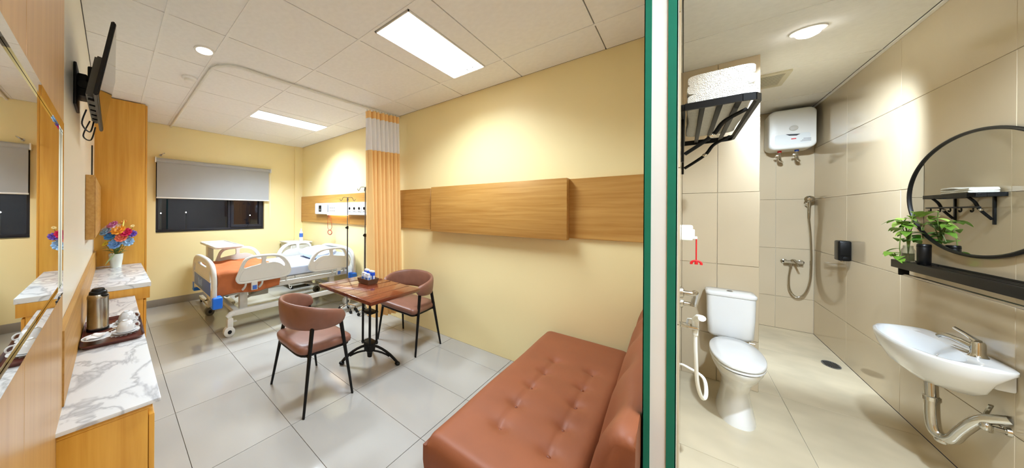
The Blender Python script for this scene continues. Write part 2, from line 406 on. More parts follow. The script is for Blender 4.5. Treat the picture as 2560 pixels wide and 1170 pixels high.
panel_light(.25, -.70, 1.15, -.385, 'assumed recessed light panel of the entrance ceiling, unseen behind the viewer', k=.8)  # assumed unseen lamp, added to brighten the near counter and cabinet
panel_light(1.345, 3.71, 2.385, 4.04, 'narrow looking bright recessed light panel over the bed', k=1.7)
def downlight(x, y, r, lb, watt, aim=(0, 0, -1), cone=128, dome=.006):
    t = thing('downlight', lb, 'downlight', (x, y, H), 0, 'round downlights')
    B().lathe([(r * 1.25, 0), (r * 1.22, -.008), (r * 1.0, -.010), (r * .96, -.004), (r * .96, 0)], seg=32).build('trim_ring', white_plastic, t)
    B().lathe([(0, -dome), (r * .4, -dome * .95), (r * .75, -dome * .7), (r * .96, -dome * .25), (r * .96, 0)], seg=28).build('diffuser', spot_m, t)
    lamp('SPOT', 'spot_lamp', t, (x, y, H - dome - .006), watt, spot_size=R(cone), spot_blend=.6, shadow_soft_size=r * .9).rotation_euler = Vector(aim).to_track_quat('-Z', 'Y').to_euler()
downlight(.53, 2.63, .058, 'round downlight in the ward ceiling beside the curtain track', SPOT_WATT)
t = thing('smoke_detector', 'round white smoke detector on the ward ceiling near the downlight', 'smoke detector', (.535, 3.27, H))
B().lathe([(0.062, 0), (.062, -.014), (.052, -.022), (0, -.024)], seg=28).build('base', ceil_tile, t)
B().lathe([(0.044, -.022), (.040, -.042), (.028, -.050), (0, -.052)], seg=28).build('cap', ceil_tile, t)
# curtain track
t = thing('curtain_track', 'white L-shaped ceiling rail for the bed curtain', 'curtain rail', (.64, 2.71, H))
pts = [(.64, 5.34, H - .018), (.64, 3.2, H - .018), (.64, 2.95, H - .018)] + [(.64 + .22 * (1 - math.cos(a)), 2.92 - .22 * math.sin(a), H - .018) for a in [R(q) for q in (10, 30, 50, 70, 90)]] + [(1.2, 2.70, H - .018), (2.0, 2.68, H - .018), (2.81, 2.63, H - .018)]
B().tube(pts, .013, 8).build('rail', white_plastic, t, True)
for q in (pts[1], pts[4], (1.5, 2.69, H - .018), (2.2, 2.67, H - .018)):
    B().cyl((q[0], q[1], H - .01), (q[0], q[1], H), .012, seg=10).build('rail_mount', white_plastic, t, True)

# ================================================================== LEFT WALL FURNITURE
wp = struct(B().box(XL, YF + .6, 0, XL + .004, 1.58, H).build('wall_cladding', wood_pale, smooth=False), 'pale oak cladding beside the viewer')
for a, b in ((-1.0, .30), (.30, .95), (.95, 1.58)):
    piece(wp, 'cladding_board', wood_pale, XL + .004, a + .001, 0, XL + .016, b - .001, H, .001)
t = thing('wall_mirror', 'frameless mirror with bright edges on the oak cladding at the left', 'mirror', (XL + .016, 1.05, 1.15))
B().box(XL + .016, .50, 1.15, XL + .022, 1.465, 1.735, .0).build('glass', mirror_m, t, True, smooth=False)
def bevel_strip(a0, a1, b0, b1):
    return B().plate([a0, a1, b1, b0], lambda u, v: (XL + .0225, u, v), (.004, 0, 0))
for a0, a1, b0, b1 in (((.50, 1.735), (1.465, 1.735), (.53, 1.705), (1.435, 1.705)), ((.50, 1.15), (1.465, 1.15), (.53, 1.18), (1.435, 1.18)), ((1.465, 1.15), (1.465, 1.735), (1.435, 1.18), (1.435, 1.705)), ((.50, 1.15), (.50, 1.735), (.53, 1.18), (.53, 1.705))):
    bevel_strip(a0, a1, b0, b1).build('bevel_edge', mirror_m, t, True, smooth=False)
tag(B().plate([(1.582, .702), (3.236, .702), (3.236, .802), (4.458, .802), (4.458, .985), (1.582, .985)], lambda u, v: (XL + .001, u, v), (.02, 0, 0)).build('oak_backsplash', wood_panel), 'long oak backsplash board along the wall behind the counters', 'wall board')
t = thing('television_backboard', 'oak board fixed on the cream wall next to the wardrobe', 'wall board', (XL, 3.75, 1.21))
B().box(XL + .001, 3.06, 1.21, XL + .05, 4.455, 1.70, .003).build('board', wood_panel, t, True)
B().box(XL + .05, 3.08, 1.22, XL + .055, 4.45, 1.69, .001).build('board_face', wood_panel, t, True)

# cabinets and counters
t = thing('low_cabinet', 'low honey oak cabinet under the near marble counter', 'cabinet', (0, 2.3, 0))
B().box(XL, 1.43, 0, .105, 3.235, .665, .002).build('body', wood_dark, t, True)
B().box(XL, 1.425, .665, .118, 3.235, .684, .001).build('top_rail', wood_dark, t, True)
for a, b in ((1.432, 2.03), (2.035, 2.63), (2.635, 3.23)):
    B().box(.107, a, .03, .125, b, .635, .002).build('door', wood_dark, t, True)
t = thing('marble_counter', 'near white marble counter top with the tea tray', 'countertop', (0, 2.3, .684))
B().box(XL + .002, 1.41, .685, .143, 3.236, .70, .002).build('slab', marble_m, t, True)
t = thing('low_cabinet', 'taller honey oak cabinet under the far marble counter by the wardrobe', 'cabinet', (.05, 3.85, 0))
B().box(XL, 3.245, 0, .20, 4.455, .72, .002).build('body', wood_dark, t, True)
B().box(XL, 3.24, .66, .245, 4.455, .759, .002).build('top_rail', wood_dark, t, True)
for a, b in ((3.247, 3.845), (3.85, 4.45)):
    B().box(.202, a, .03, .22, b, .645, .002).build('door', wood_dark, t, True)
t = thing('marble_counter', 'far white marble counter top under the flower vase', 'countertop', (.05, 3.85, .76))
B().box(XL + .002, 3.238, .76, .253, 4.455, .80, .003).build('slab', marble_m, t, True)
t = thing('wardrobe', 'tall honey oak wardrobe reaching the ceiling beside the window', 'wardrobe', (.08, 4.9, 0))
B().box(XL, 4.462, 0, .285, YB - .002, H - .012, .002).build('body', wood_dark, t, True)
for a, b in ((4.47, 4.905), (4.91, YB - .006)):
    d = B().box(.287, a, .05, .305, b, H - .02, .002).build('door', wood_dark, t, True)
    B().box(.305, (a + b) / 2 + (.15 if a < 4.6 else -.15), 1.02, .318, (a + b) / 2 + (.165 if a < 4.6 else -.135), 1.16, .003).build('handle', steel, d, True)

# television
t = thing('television', 'flat television tilted down on a wall bracket, seen edge-on', 'television', (XL, 2.2, 2.1))
tz0, tz1, txb, txt = 1.945, 2.295, -.05, .008
def tvp(dx, y, s_):   # point on the tilted panel: s_ 0 bottom .. 1 top, dx out of the screen
    n = Vector((1, 0, -(txt - txb) / (tz1 - tz0))).normalized()
    return Vector((txb + (txt - txb) * s_, y, tz0 + (tz1 - tz0) * s_)) + n * dx
def tvbox(x0, x1, ya, yb, s0, s1, name, m, bev=.004):
    b = B().box(0, 0, 0, 1, 1, 1)
    for v in b.bm.verts: v.co = tvp(x0 + (x1 - x0) * v.co.x, ya + (yb - ya) * v.co.y, s0 + (s1 - s0) * v.co.z)
    bmesh.ops.bevel(b.bm, geom=list(b.bm.edges), offset=bev, segments=2, affect='EDGES')
    return b.build(name, m, t, True)
tvbox(-.016, 0, 1.78, 2.60, 0, 1, 'bezel', black_plastic)
tvbox(0.0005, .002, 1.79, 2.59, .03, .985, 'screen', screen_m, .0005)
hs = tvbox(-.05, -.016, 1.90, 2.48, .05, .62, 'back_housing', dark_grey, .008)
for q in range(5):
    tvbox(-.053, -.050, 1.98 + q * .09, 2.04 + q * .09, .12, .26, 'vent', black_plastic, .001).parent = hs
    tvbox(-.040, -.017, 1.93 + q * .10, 2.00 + q * .10, .02, .05, 'vent', black_plastic, .001).parent = hs
B().box(XL, 2.14, 1.98, XL + .012, 2.34, 2.20, .004).build('wall_plate', black_metal, t, True)
B().box(XL + .01, 2.18, 2.04, XL + .05, 2.30, 2.16, .008).build('arm', black_metal, t, True)
B().cyl((-.115, 2.17, 2.10), (-.115, 2.31, 2.10), .022, seg=14).build('hinge', black_metal, t, True)
B().box(-.10, 2.16, 2.02, -.055, 2.32, 2.20, .006).build('mount_plate', black_metal, t, True)
B().tube(curve([(-.11, 2.3, 2.0), (-.13, 2.36, 1.93), (-.10, 2.42, 1.90), (-.085, 2.44, 1.97)]), .004, 6).build('cable', black_plastic, t, True)
B().tube(curve([(-.10, 2.40, 1.96), (-.13, 2.46, 1.88), (-.10, 2.52, 1.87), (-.08, 2.5, 1.95)]), .004, 6).build('cable', black_plastic, t, True)
tag(B().tube([(XL + .005, 3.86, 2.05), (XL + .005, 3.86, 1.702)], .006, 6).build('shadow_gap_line', black_plastic), 'thin black strip standing in for the shadow gap down the cream wall below the television', 'cable')  # black tube drawn in place of the dark shadow gap on the wall

# flower pot
t = thing('flower_pot', 'white ceramic pot of colourful artificial flowers on the far counter', 'flower pot', (0.03, 4.31, .80), .3)
B().lathe([(0, 0), (.045, 0), (.047, .01), (.055, .075), (.057, .078), (.062, .15), (.058, .15), (.05, .08), (.046, .02), (0, .015)], seg=28).build('pot', mat('pot_ceramic', (226, 230, 222), .25, var=(9, .04)), t)
def leaf(b, base, d, L, w_, droop=.3):
    base = Vector(base); d = Vector(d).normalized(); sd = d.cross(Vector((0, 0, 1)))
    sd = sd.normalized() if sd.length > .01 else Vector((1, 0, 0))
    n = 6; rows = []
    for i in range(n + 1):
        s_ = i / n; ww = w_ * math.sin(math.pi * min(1, s_ * .92 + .06)) ** .8 * (1 - .35 * s_)
        c = base + d * L * s_ + Vector((0, 0, -droop * L * s_ * s_))
        rows.append([b.bm.verts.new(c - sd * ww + Vector((0, 0, ww * .25))), b.bm.verts.new(c), b.bm.verts.new(c + sd * ww + Vector((0, 0, ww * .25)))])
    for i in range(n):
        for k in range(2): b.bm.faces.new((rows[i][k], rows[i][k + 1], rows[i + 1][k + 1], rows[i + 1][k]))
    return b
# local frame: u = right in the picture, towards the viewer = -v
ax_u, ax_v = Vector((.729, -.684, 0)), Vector((.684, .729, 0))
rinv = Matrix.Rotation(-.3, 3, 'Z')
def fp(u, v, z): return rinv @ (ax_u * u + ax_v * v + Vector((0, 0, z)))
def bloom(name, c, r, colr, colc, par, n=9, layers=3):
    m = mat('petal_%d_%d_%d' % colr, colr, .6, var=(40, .12)); b = B(); c = Vector(c)
    out = (Vector((c.x, c.y, max(c.z - .16, .02))).normalized() * .8 + fp(0, -1, .15) * .9).normalized(); r *= 1.3
    q = out.to_track_quat('Z', 'Y').to_matrix().to_4x4()
    for L in range(layers):
        k = n - 2 * L
        for i in range(k):
            a = 2 * math.pi * (i + .5 * L) / k; tilt = R(26 + 26 * L)
            rr = r * (1 - .26 * L)
            mm = q @ Matrix.Rotation(a, 4, 'Z') @ Matrix.Rotation(-tilt, 4, 'Y')
            b.ell(c + (mm @ Vector((rr * .55, 0, 0))), (rr * .55, rr * .36, rr * .14), 8, 6, mm)
    o = b.build(name, m, par)
    B().ell(c + out * r * .28, (r * .22, r * .22, r * .18), 8, 6).build('flower_centre', mat('centre_%d_%d_%d' % colc, colc, .7, var=(60, .2)), o)
    return o
PINK, WHT, LBL, BLU, ORG, CRM, SAL, PUR, YEL = (206, 120, 176), (240, 230, 240), (150, 190, 226), (70, 140, 206), (240, 168, 60), (200, 30, 86), (236, 128, 104), (112, 84, 180), (236, 206, 60)
for u, v, z, r, a, b in ((-.01, -.03, .34, .055, BLU, LBL), (-.075, -.02, .385, .05, LBL, WHT), (-.10, .02, .42, .045, WHT, LBL), (-.045, .02, .455, .045, PINK, WHT), (-.035, -.01, .40, .04, PINK, WHT),
                         (.01, .0, .43, .042, WHT, PINK), (.055, -.02, .395, .055, ORG, (206, 90, 30)), (.125, -.01, .375, .046, CRM, (150, 20, 60)), (.165, .02, .36, .036, PUR, (80, 60, 140)), (.10, -.04, .32, .046, SAL, (220, 96, 80)),
                         (.055, -.06, .255, .05, (110, 160, 226), BLU), (.145, -.01, .275, .045, LBL, BLU), (-.065, -.05, .26, .026, YEL, ORG), (.05, .04, .49, .028, (226, 160, 80), ORG), (-.125, .0, .41, .03, WHT, PINK), (.14, .05, .45, .016, (240, 220, 160), YEL)):
    bloom('flower', fp(u, v, z), r, a, b, t)
    B().tube(curve([(0, 0, .10), fp(u * .4, v * .4, z * .6), fp(u, v, z - .01)], 4), .0025, 5).build('stem', stem_m, t)
for i in range(16):
    a = i * 2.4; z = .15 + .012 * i
    o = leaf(B(), (0.02 * math.cos(a), .02 * math.sin(a), z), (math.cos(a), math.sin(a), .55), .10 + .02 * (i % 3), .024).build('leaf', leaf_d, t)
o = leaf(B(), fp(.05, -.068, .15), tuple(fp(-.6, -.2, -.75)), .13, .03, .1).build('leaf', mat('pale_leaf', (158, 180, 120), .5, var=(14, .1)), t)
o = leaf(B(), fp(.075, .0, .44), tuple(fp(.15, 0, 1)), .09, .012, 0).build('leaf', mat('yellow_leaf', (220, 214, 110), .5, var=(14, .1)), t)

# tea tray
TZ = .701
t = thing('serving_tray', 'brown rectangular serving tray on the near marble counter', 'tray', (.0, 2.36, TZ), .0)
def trayf(x0, y0, x1, y1): return rrect(x1 - x0, y1 - y0, .035, 5, (x0 + x1) / 2, (y0 + y1) / 2)
B().plate(trayf(-.116, 2.14, .132, 2.60), lambda u, v: (u, v, TZ), (0, 0, .005)).build('tray_base', tray_m, t, True)
o_, i_ = trayf(-.124, 2.125, .140, 2.615), trayf(-.114, 2.138, .130, 2.602)
b = B()
vo = [b.bm.verts.new((x, y, TZ + .022)) for x, y in o_]; vi = [b.bm.verts.new((x, y, TZ + .006)) for x, y in i_]; vb = [b.bm.verts.new(((x - .008) * .99 + .008, (y - 2.36) * .99 + 2.36, TZ)) for x, y in i_]; vo2 = [b.bm.verts.new(((x - .008) * 1.005 + .008, (y - 2.37) * 1.005 + 2.37, TZ + .018)) for x, y in o_]
b.bridge(vi, vo); b.bridge(vo, vo2); b.bridge(vo2, vb)
b.build('rim', tray_m, t, True)
t = thing('vacuum_flask', 'stainless steel vacuum flask with black lid on the tray', 'flask', (-.062, 2.445, TZ + .006))
B().lathe([(0, 0), (.046, 0), (.049, .006), (.050, .024), (.0487, .026), (.0487, .19), (.050, .192), (.0495, .205), (.044, .218), (0, .219)], seg=40).build('body', steel, t)
B().lathe([(.0505, .0), (.051, .012), (.0505, .0135)], seg=40).build('base_ring', black_plastic, t)
B().lathe([(.042, .217), (.040, .232), (.034, .237), (.031, .236), (.030, .246), (.026, .251), (0, .252)], seg=32, sx=1.0, sy=.8).build('lid', black_plastic, t)
B().ell((.028, -.037, .212), (.020, .012, .010), 12, 8).build('spout', black_plastic, t)
china = mat('white_china', (232, 234, 236), .18, var=(8, .01), coat=.3)
def saucer(x, y, r, lb, z=TZ + .0065):
    o = B().lathe([(0, 0), (r * .5, 0), (r * .55, .003), (r * .9, .010), (r, .013), (r * .98, .015), (r * .55, .006), (0, .005)], seg=36).build('saucer', china)
    o.location = (x, y, z); return tag(o, lb, 'saucer', 'white saucers on the tray')
saucer(.072, 2.475, .057, 'white saucer under the cup beside the flask')
saucer(.062, 2.275, .064, 'white saucer under the cup at the front edge of the tray')
saucer(-.062, 2.205, .060, 'white saucer holding tea sachets at the tray corner', TZ + .0245)
paper = mat('white_paper', (240, 240, 240), .8, var=(20, .02))
def cup(x, y, lb):
    t = thing('teacup', lb, 'cup', (x, y, TZ + .0222), -.4, 'upturned white teacups')
    B().lathe([(.045, 0), (.044, .012), (.038, .034), (.026, .050), (.018, .054), (.018, .058), (.015, .058), (.014, .054), (0, .053)], seg=32).build('bowl', china, t)
    B().tube(curve([(.040, 0, .018), (.058, 0, .014), (.064, 0, .030), (.052, 0, .042), (.034, 0, .042)]), .004, 8).build('handle', china, t)
cup(.072, 2.475, 'upturned white teacup beside the steel flask')
cup(.062, 2.275, 'upturned white teacup at the front edge of the tray')
def doily(x, y, lb):
    n = 40; p = [((.078 if i % 2 else .064) * math.cos(2 * math.pi * i / n), (.078 if i % 2 else .064) * math.sin(2 * math.pi * i / n)) for i in range(n)]
    o = B().plate(p, lambda u, v: (u, v, 0), (0, 0, .0006)).build('paper_doily', paper, smooth=False); o.location = (x, y, TZ + .0056); tag(o, lb, 'doily', 'zigzag paper doilies')
doily(.055, 2.465, 'zigzag edged paper doily under the rear saucer'); doily(.050, 2.295, 'zigzag edged paper doily under the front saucer')
for i, (x, y, rz) in enumerate(((-.078, 2.205, .3), (-.048, 2.215, -.5))):
    o = B().grid(lambda u, v: ((u - .5) * .06, (v - .5) * .04, .001 + .006 * math.sin(math.pi * v) + .003 * math.sin(6 * u + i)), 10, 7).build('tea_sachet', paper)
    solid(o, .002); o.location = (x, y, TZ + .0385 + .004 * i); o.rotation_euler = (0, 0, rz); tag(o, ('crumpled white tea sachet on the left of the sachet saucer', 'crumpled white tea sachet on the right of the sachet saucer')[i], 'sachet', 'tea sachets')
t = thing('teaspoon', 'small steel teaspoon lying between flask and front cup', 'spoon', (-.01, 2.35, TZ + .008), .9)
B().tube([(-.05, 0, 0), (0, 0, .004), (.03, 0, .002)], [.0028, .002, .002], 6).build('handle', chrome, t)
B().ell((.043, 0, .002), (.017, .010, .003), 12, 6).build('bowl', chrome, t)
# ================================================================== RIGHT WALL OF THE WARD
t = thing('oak_headwall', 'long light oak headwall band along the yellow wall', 'wall panel', (XR, 2.8, 1.22))
for a, b in ((.0824, .66), (.662, 2.085), (2.087, 3.70), (3.702, YB - .037)):
    piece(t, 'panel_board', wood_panel, XR - .026, a, 1.222, XR - .001, b, 1.718, .002)
t = thing('headwall_box', 'raised oak box panel standing out from the headwall band', 'wall panel', (XR - .08, 1.35, 1.21))
B().box(XR - .105, .655, 1.208, XR - .026, 2.02, 1.722, .002).build('box', wood_panel, t, True)
# medical supply unit
t = thing('bed_head_unit', 'white medical bed head unit with sockets on the oak band', 'bed head unit', (XR - .026, 3.9, 1.38))
B().plate(rrect(1.55, .20, .025, 5, 3.90, 1.475), lambda u, v: (XR - .026, u, v), (-.055, 0, 0)).build('housing', mat('bluish_white_plastic', (212, 221, 240), .35, var=(6, .01)), t, True)
B().box(XR - .0835, 3.13, 1.375, XR - .026, 4.67, 1.392, .003).build('lower_lip', bed_grey, t, True)
XU = XR - .081
B().box(XU - .002, 4.46, 1.42, XU, 4.55, 1.535, .001).build('display', black_plastic, t, True)
B().box(XU - .004, 4.475, 1.44, XU - .002, 4.535, 1.475, .001).build('display_key', dark_grey, t, True)
for k, (y, z) in enumerate(((4.17, 1.49), (4.11, 1.49), (4.05, 1.49), (4.17, 1.44), (4.11, 1.44), (4.05, 1.44))):
    B().box(XU - .003, y - .022, z - .02, XU, y + .022, z + .02, .002).build('switch_plate', white_plastic, t, True)
    B().box(XU - .005, y - .010, z - .010, XU - .003, y + .010, z + .008, .001).build('switch_key', dark_grey, t, True)
B().box(XU - .003, 4.235, 1.415, XU, 4.25, 1.545, .001).build('indicator', dark_grey, t, True)
for y in (3.62, 3.50, 3.38, 3.26):
    s_ = B().box(XU - .004, y - .05, 1.42, XU, y + .05, 1.535, .003).build('socket_plate', white_plastic, t, True)
    B().cyl((XU - .007, y, 1.478), (XU - .004, y, 1.478), .022, seg=16).build('socket_hole', black_plastic, s_, True)
    B().box(XU - .005, y - .03, 1.43, XU - .004, y + .03, 1.436).build('label_strip', dark_grey, s_, True, smooth=False)
B().box(XU - .02, 3.72, 1.365, XU + .05, 4.24, 1.378, .003).build('reading_lamp', bedlamp_m, t, True)
t = thing('call_cord', 'red nurse call cord with ring hanging under the bed head unit', 'pull cord', (XR - .09, 4.16, 1.05))
B().tube(curve([(XR - .095, 4.20, 1.38), (XR - .095, 4.225, 1.25), (XR - .095, 4.22, 1.14), (XR - .095, 4.17, 1.105)]), .004, 6).build('cord', redbrown, t, True)
B().tube(curve([(XR - .095, 4.19, 1.38), (XR - .095, 4.12, 1.25), (XR - .095, 4.10, 1.16), (XR - .095, 4.15, 1.105)]), .004, 6).build('cord', redbrown, t, True)
B().tube([(XR - .095, 4.16 + .062 * math.cos(R(15 * k)), 1.068 + .038 * math.sin(R(15 * k))) for k in range(24)], .007, 8, True).build('ring', redbrown, t, True)
# curtain
t = thing('bed_curtain', 'apricot bed curtain gathered against the wall with white net top', 'curtain', (2.53, 2.6, 0))
def curt(z0, z1, amp0, amp1, flare0, flare1, name, m, nz, grow=0.0):
    def f(u, v):
        k = v; z = z0 + (z1 - z0) * k
        fl_ = flare0 + (flare1 - flare0) * k
        x = 2.262 + fl_ * .08 + (.480 - .04 * fl_) * u
        amp = amp0 + (amp1 - amp0) * k
        ph = 2 * math.pi * 8 * u + .6 * math.sin(7 * u) + fl_ * .35 * math.sin(5 * u + z)
        y = 2.665 - .085 * u + amp * math.sin(ph) + .008 * math.sin(23 * u + z * 2)
        return (x + .011 * math.cos(ph), y, z)
    return B().grid(f, 221, nz).build(name, m, t, True, ang=80)
curt(.12, 2.19, .062, .048, 1.0, .15, 'curtain_cloth', curtain_m, 14)
curt(2.19, 2.585, .048, .036, .15, .05, 'net_panel', net_m, 5)
curt(2.585, 2.672, .036, .034, .05, .0, 'heading_tape', curtain_m, 3)
for k in range(12):
    x = 2.27 + .47 * k / 11; y = 2.665 - .085 * k / 11
    B().tube(curve([(x, y, 2.66), (x, y - .006, 2.68), (x, y + .002, 2.695)], 3), .004, 6).build('curtain_hook', chrome, t, True)

# IV stands
def iv(loc, hook_z, slide_z, r1, lb, m1):
    t = thing('iv_stand', lb, 'IV stand', loc, .4, 'drip stands by the bed head')
    for k in range(5):
        a = R(72 * k + 20); c, s_ = math.cos(a), math.sin(a)
        lg = B().tube([(0, 0, .10), (.06 * c, .06 * s_, .088), (.12 * c, .12 * s_, .07)], .011, 8).build('leg', chrome, t)
        B().lathe([(0, -.008), (.022, -.008), (.022, .008), (0, .008)], (.12 * c, .12 * s_, .022), 14, 'x').cyl((.12 * c, .12 * s_, .025), (.12 * c, .12 * s_, .07), .006, seg=8).build('caster', black_plastic, lg)
    B().cyl((0, 0, .08), (0, 0, slide_z), r1, seg=12).build('lower_pole', m1, t)
    B().cyl((0, 0, slide_z - .05), (0, 0, hook_z), r1 * .55, seg=10).build('upper_pole', dark_grey, t)
    B().cyl((0, 0, slide_z - .02), (0, 0, slide_z + .02), r1 * 1.5, seg=12).build('collar', black_plastic, t)
    B().cyl((0, 0, slide_z), (-.035, 0, slide_z), .007).ell((-.04, 0, slide_z), (.012, .014, .014)).build('knob', black_plastic, t)
    for k in range(4):
        a = R(90 * k + 35); c, s_ = math.cos(a), math.sin(a)
        B().tube(curve([(0, 0, hook_z), (.06 * c, .06 * s_, hook_z + .002), (.085 * c, .085 * s_, hook_z - .04), (.10 * c, .10 * s_, hook_z - .045), (.11 * c, .11 * s_, hook_z - .02)]), .004, 6).build('hook', dark_grey, t)
iv((2.46, 3.30, 0), 1.63, 1.20, .010, 'thinner drip stand beside the bed head with small hooks', dark_grey)
iv((2.58, 3.05, 0), 1.77, 1.10, .014, 'taller drip stand close to the curtain with four hooks', dark_grey)

# ================================================================== HOSPITAL BED
t = thing('hospital_bed', 'white hospital bed with plastic side rails and blue corner bumpers', 'bed', (1.75, 3.98, 0))
NY, FY = 3.545, 4.43
for y in (NY, FY):
    B().box(1.02, y - .025, .225, 2.62, y + .025, .285, .006).tube([(1.03, y, .255), (.99, y, .245), (.955, y, .215)], [.032, .031, .028], 10).build('base_beam', bed_white, t, True)
for x in (1.06, 2.58):
    B().box(x - .03, NY, .235, x + .03, FY, .28, .005).build('cross_beam', bed_white, t, True)
for x, y in ((.985, NY - .005), (.985, FY), (2.64, NY), (2.64, FY)):
    c = B().box(x - .035, y - .026, .09, x + .03, y + .026, .205, .012).cyl((x, y, .2), (x, y, .24), .016).build('caster_fork', bed_white, t, True)
    B().lathe([(0, -.034), (.045, -.034), (.058, -.026), (.058, .026), (.045, .034), (0, .034)], (x - .012, y, .058), 24, 'y').build('wheel', bed_white if y < 4 else dark_grey, c, True)
    B().lathe([(0, -.036), (.022, -.036), (.022, .036), (0, .036)], (x - .012, y, .058), 16, 'y').build('wheel_hub', black_plastic, c, True)
    B().box(x + .01, y - .02, .155, x + .07, y + .02, .167, .004).build('brake_pedal', bed_grey, c, True)
for x in (1.16, 2.42):
    for y in (3.66, 4.30):
        B().box(x - .045, y - .03, .26, x + .045, y + .03, .49, .006).build('lift_column', bed_white, t, True)
B().tube([(1.2, 3.9, .28), (1.75, 3.9, .44)], .016, 8).tube([(1.2, 4.1, .28), (1.75, 4.1, .44)], .016, 8).build('lift_arm', bed_grey, t, True)
B().tube([(2.35, 3.9, .28), (1.85, 3.9, .44)], .016, 8).tube([(2.35, 4.1, .28), (1.85, 4.1, .44)], .016, 8).build('lift_arm', bed_grey, t, True)
B().box(1.35, 3.93, .29, 1.58, 4.06, .36, .01).build('motor', bed_grey, t, True)
for y in (NY + .035, FY - .035):
    B().box(.86, y - .018, .465, 2.66, y + .018, .525, .004).build('upper_rail', bed_grey, t, True)
for x in (.88, 1.45, 2.05, 2.64):
    B().box(x - .02, NY + .05, .47, x + .02, FY - .05, .52, .003).build('upper_cross_rail', bed_grey, t, True)
for a, b in ((.87, 1.35), (1.36, 1.80), (1.81, 2.65)):
    B().box(a, NY + .05, .527, b, FY - .05, .56, .004).build('deck_section', bed_grey, t, True)
for x in (1.52, 1.66):
    B().box(x - .008, NY + .012, .52, x + .008, NY + .018, .58, .002).build('mattress_stop', bed_grey, t, True)
B().tube(curve([(1.70, NY + .01, .47), (1.70, NY, .43), (1.72, NY, .415), (1.735, NY, .435)]), .005, 6).build('drain_bag_hook', bed_white, t, True)
def endboard(x, sgn, nm):
    """sgn = direction of the outer face"""
    ya, yb = 3.44, 4.44; w_ = yb - ya; cy = (ya + yb) / 2
    out = smooth_loop([(ya, .42), (ya, .62), (ya + .015, .74), (ya + .10, .825), (ya + .28, .858), (cy, .865), (yb - .28, .858), (yb - .10, .825), (yb - .015, .74), (yb, .62), (yb, .42), (yb - .055, .405), (yb - .085, .44), (cy + .2, .47), (cy - .2, .47), (ya + .085, .44), (ya + .055, .405)], 4)
    hl = smooth_loop([(cy - .20, .775), (cy - .20, .80), (cy - .1, .812), (cy + .1, .812), (cy + .2, .80), (cy + .2, .775), (cy, .77)], 3)
    s1 = smooth_loop([(ya + .055, .56), (ya + .06, .68), (ya + .10, .745), (ya + .14, .76), (ya + .11, .66)], 3)
    s2 = smooth_loop([(yb - .055, .56), (yb - .06, .68), (yb - .10, .745), (yb - .14, .76), (yb - .11, .66)], 3)
    p = B().plate(out, lambda u, v: (x - .018, u, v), (.036, 0, 0), (hl, s1, s2)).build(nm, bed_white, t, True, ang=50)
    arch = [(x, ya + .015, .41), (x, ya + .012, .60), (x, ya + .03, .745), (x, ya + .11, .825), (x, ya + .28, .856), (x, cy, .862), (x, yb - .28, .856), (x, yb - .11, .825), (x, yb - .03, .745), (x, yb - .012, .60), (x, yb - .015, .41)]
    B().tube(curve(arch, 4), .027, 10).build('arch_tube', bed_white, p, True)
    B().box(x + sgn * .019 - .002, ya + .09, .49, x + sgn * .019 + .002, yb - .09, .64, .0015).build('blue_inset', blue_soft, p, True)
    B().box(x + sgn * .019 - .004, ya + .08, .642, x + sgn * .019 + .004, yb - .08, .655, .002).build('trim_line', bed_white, p, True)
    if sgn < 0:
        for k, (u, h) in enumerate(((4.10, .075), (4.06, .075), (4.02, .06), (3.98, .075), (3.93, .085))):
            B().box(x - .0235, u - .012, .53, x - .021, u + .012, .53 + h).build('printed_mark', mat('pale_blue_print', (150, 180, 230), .5, var=(9, .02)), p, True, smooth=False)
    for y in (ya + .012, yb - .012):
        B().box(x - .05 + .025 * (1 if sgn < 0 else -1), y - .05, .375, x + .05 + .025 * (1 if sgn < 0 else -1), y + .05, .50, .014, 3).build('corner_bumper', blue, p, True)
endboard(.80, -1, 'footboard'); endboard(2.70, 1, 'headboard')
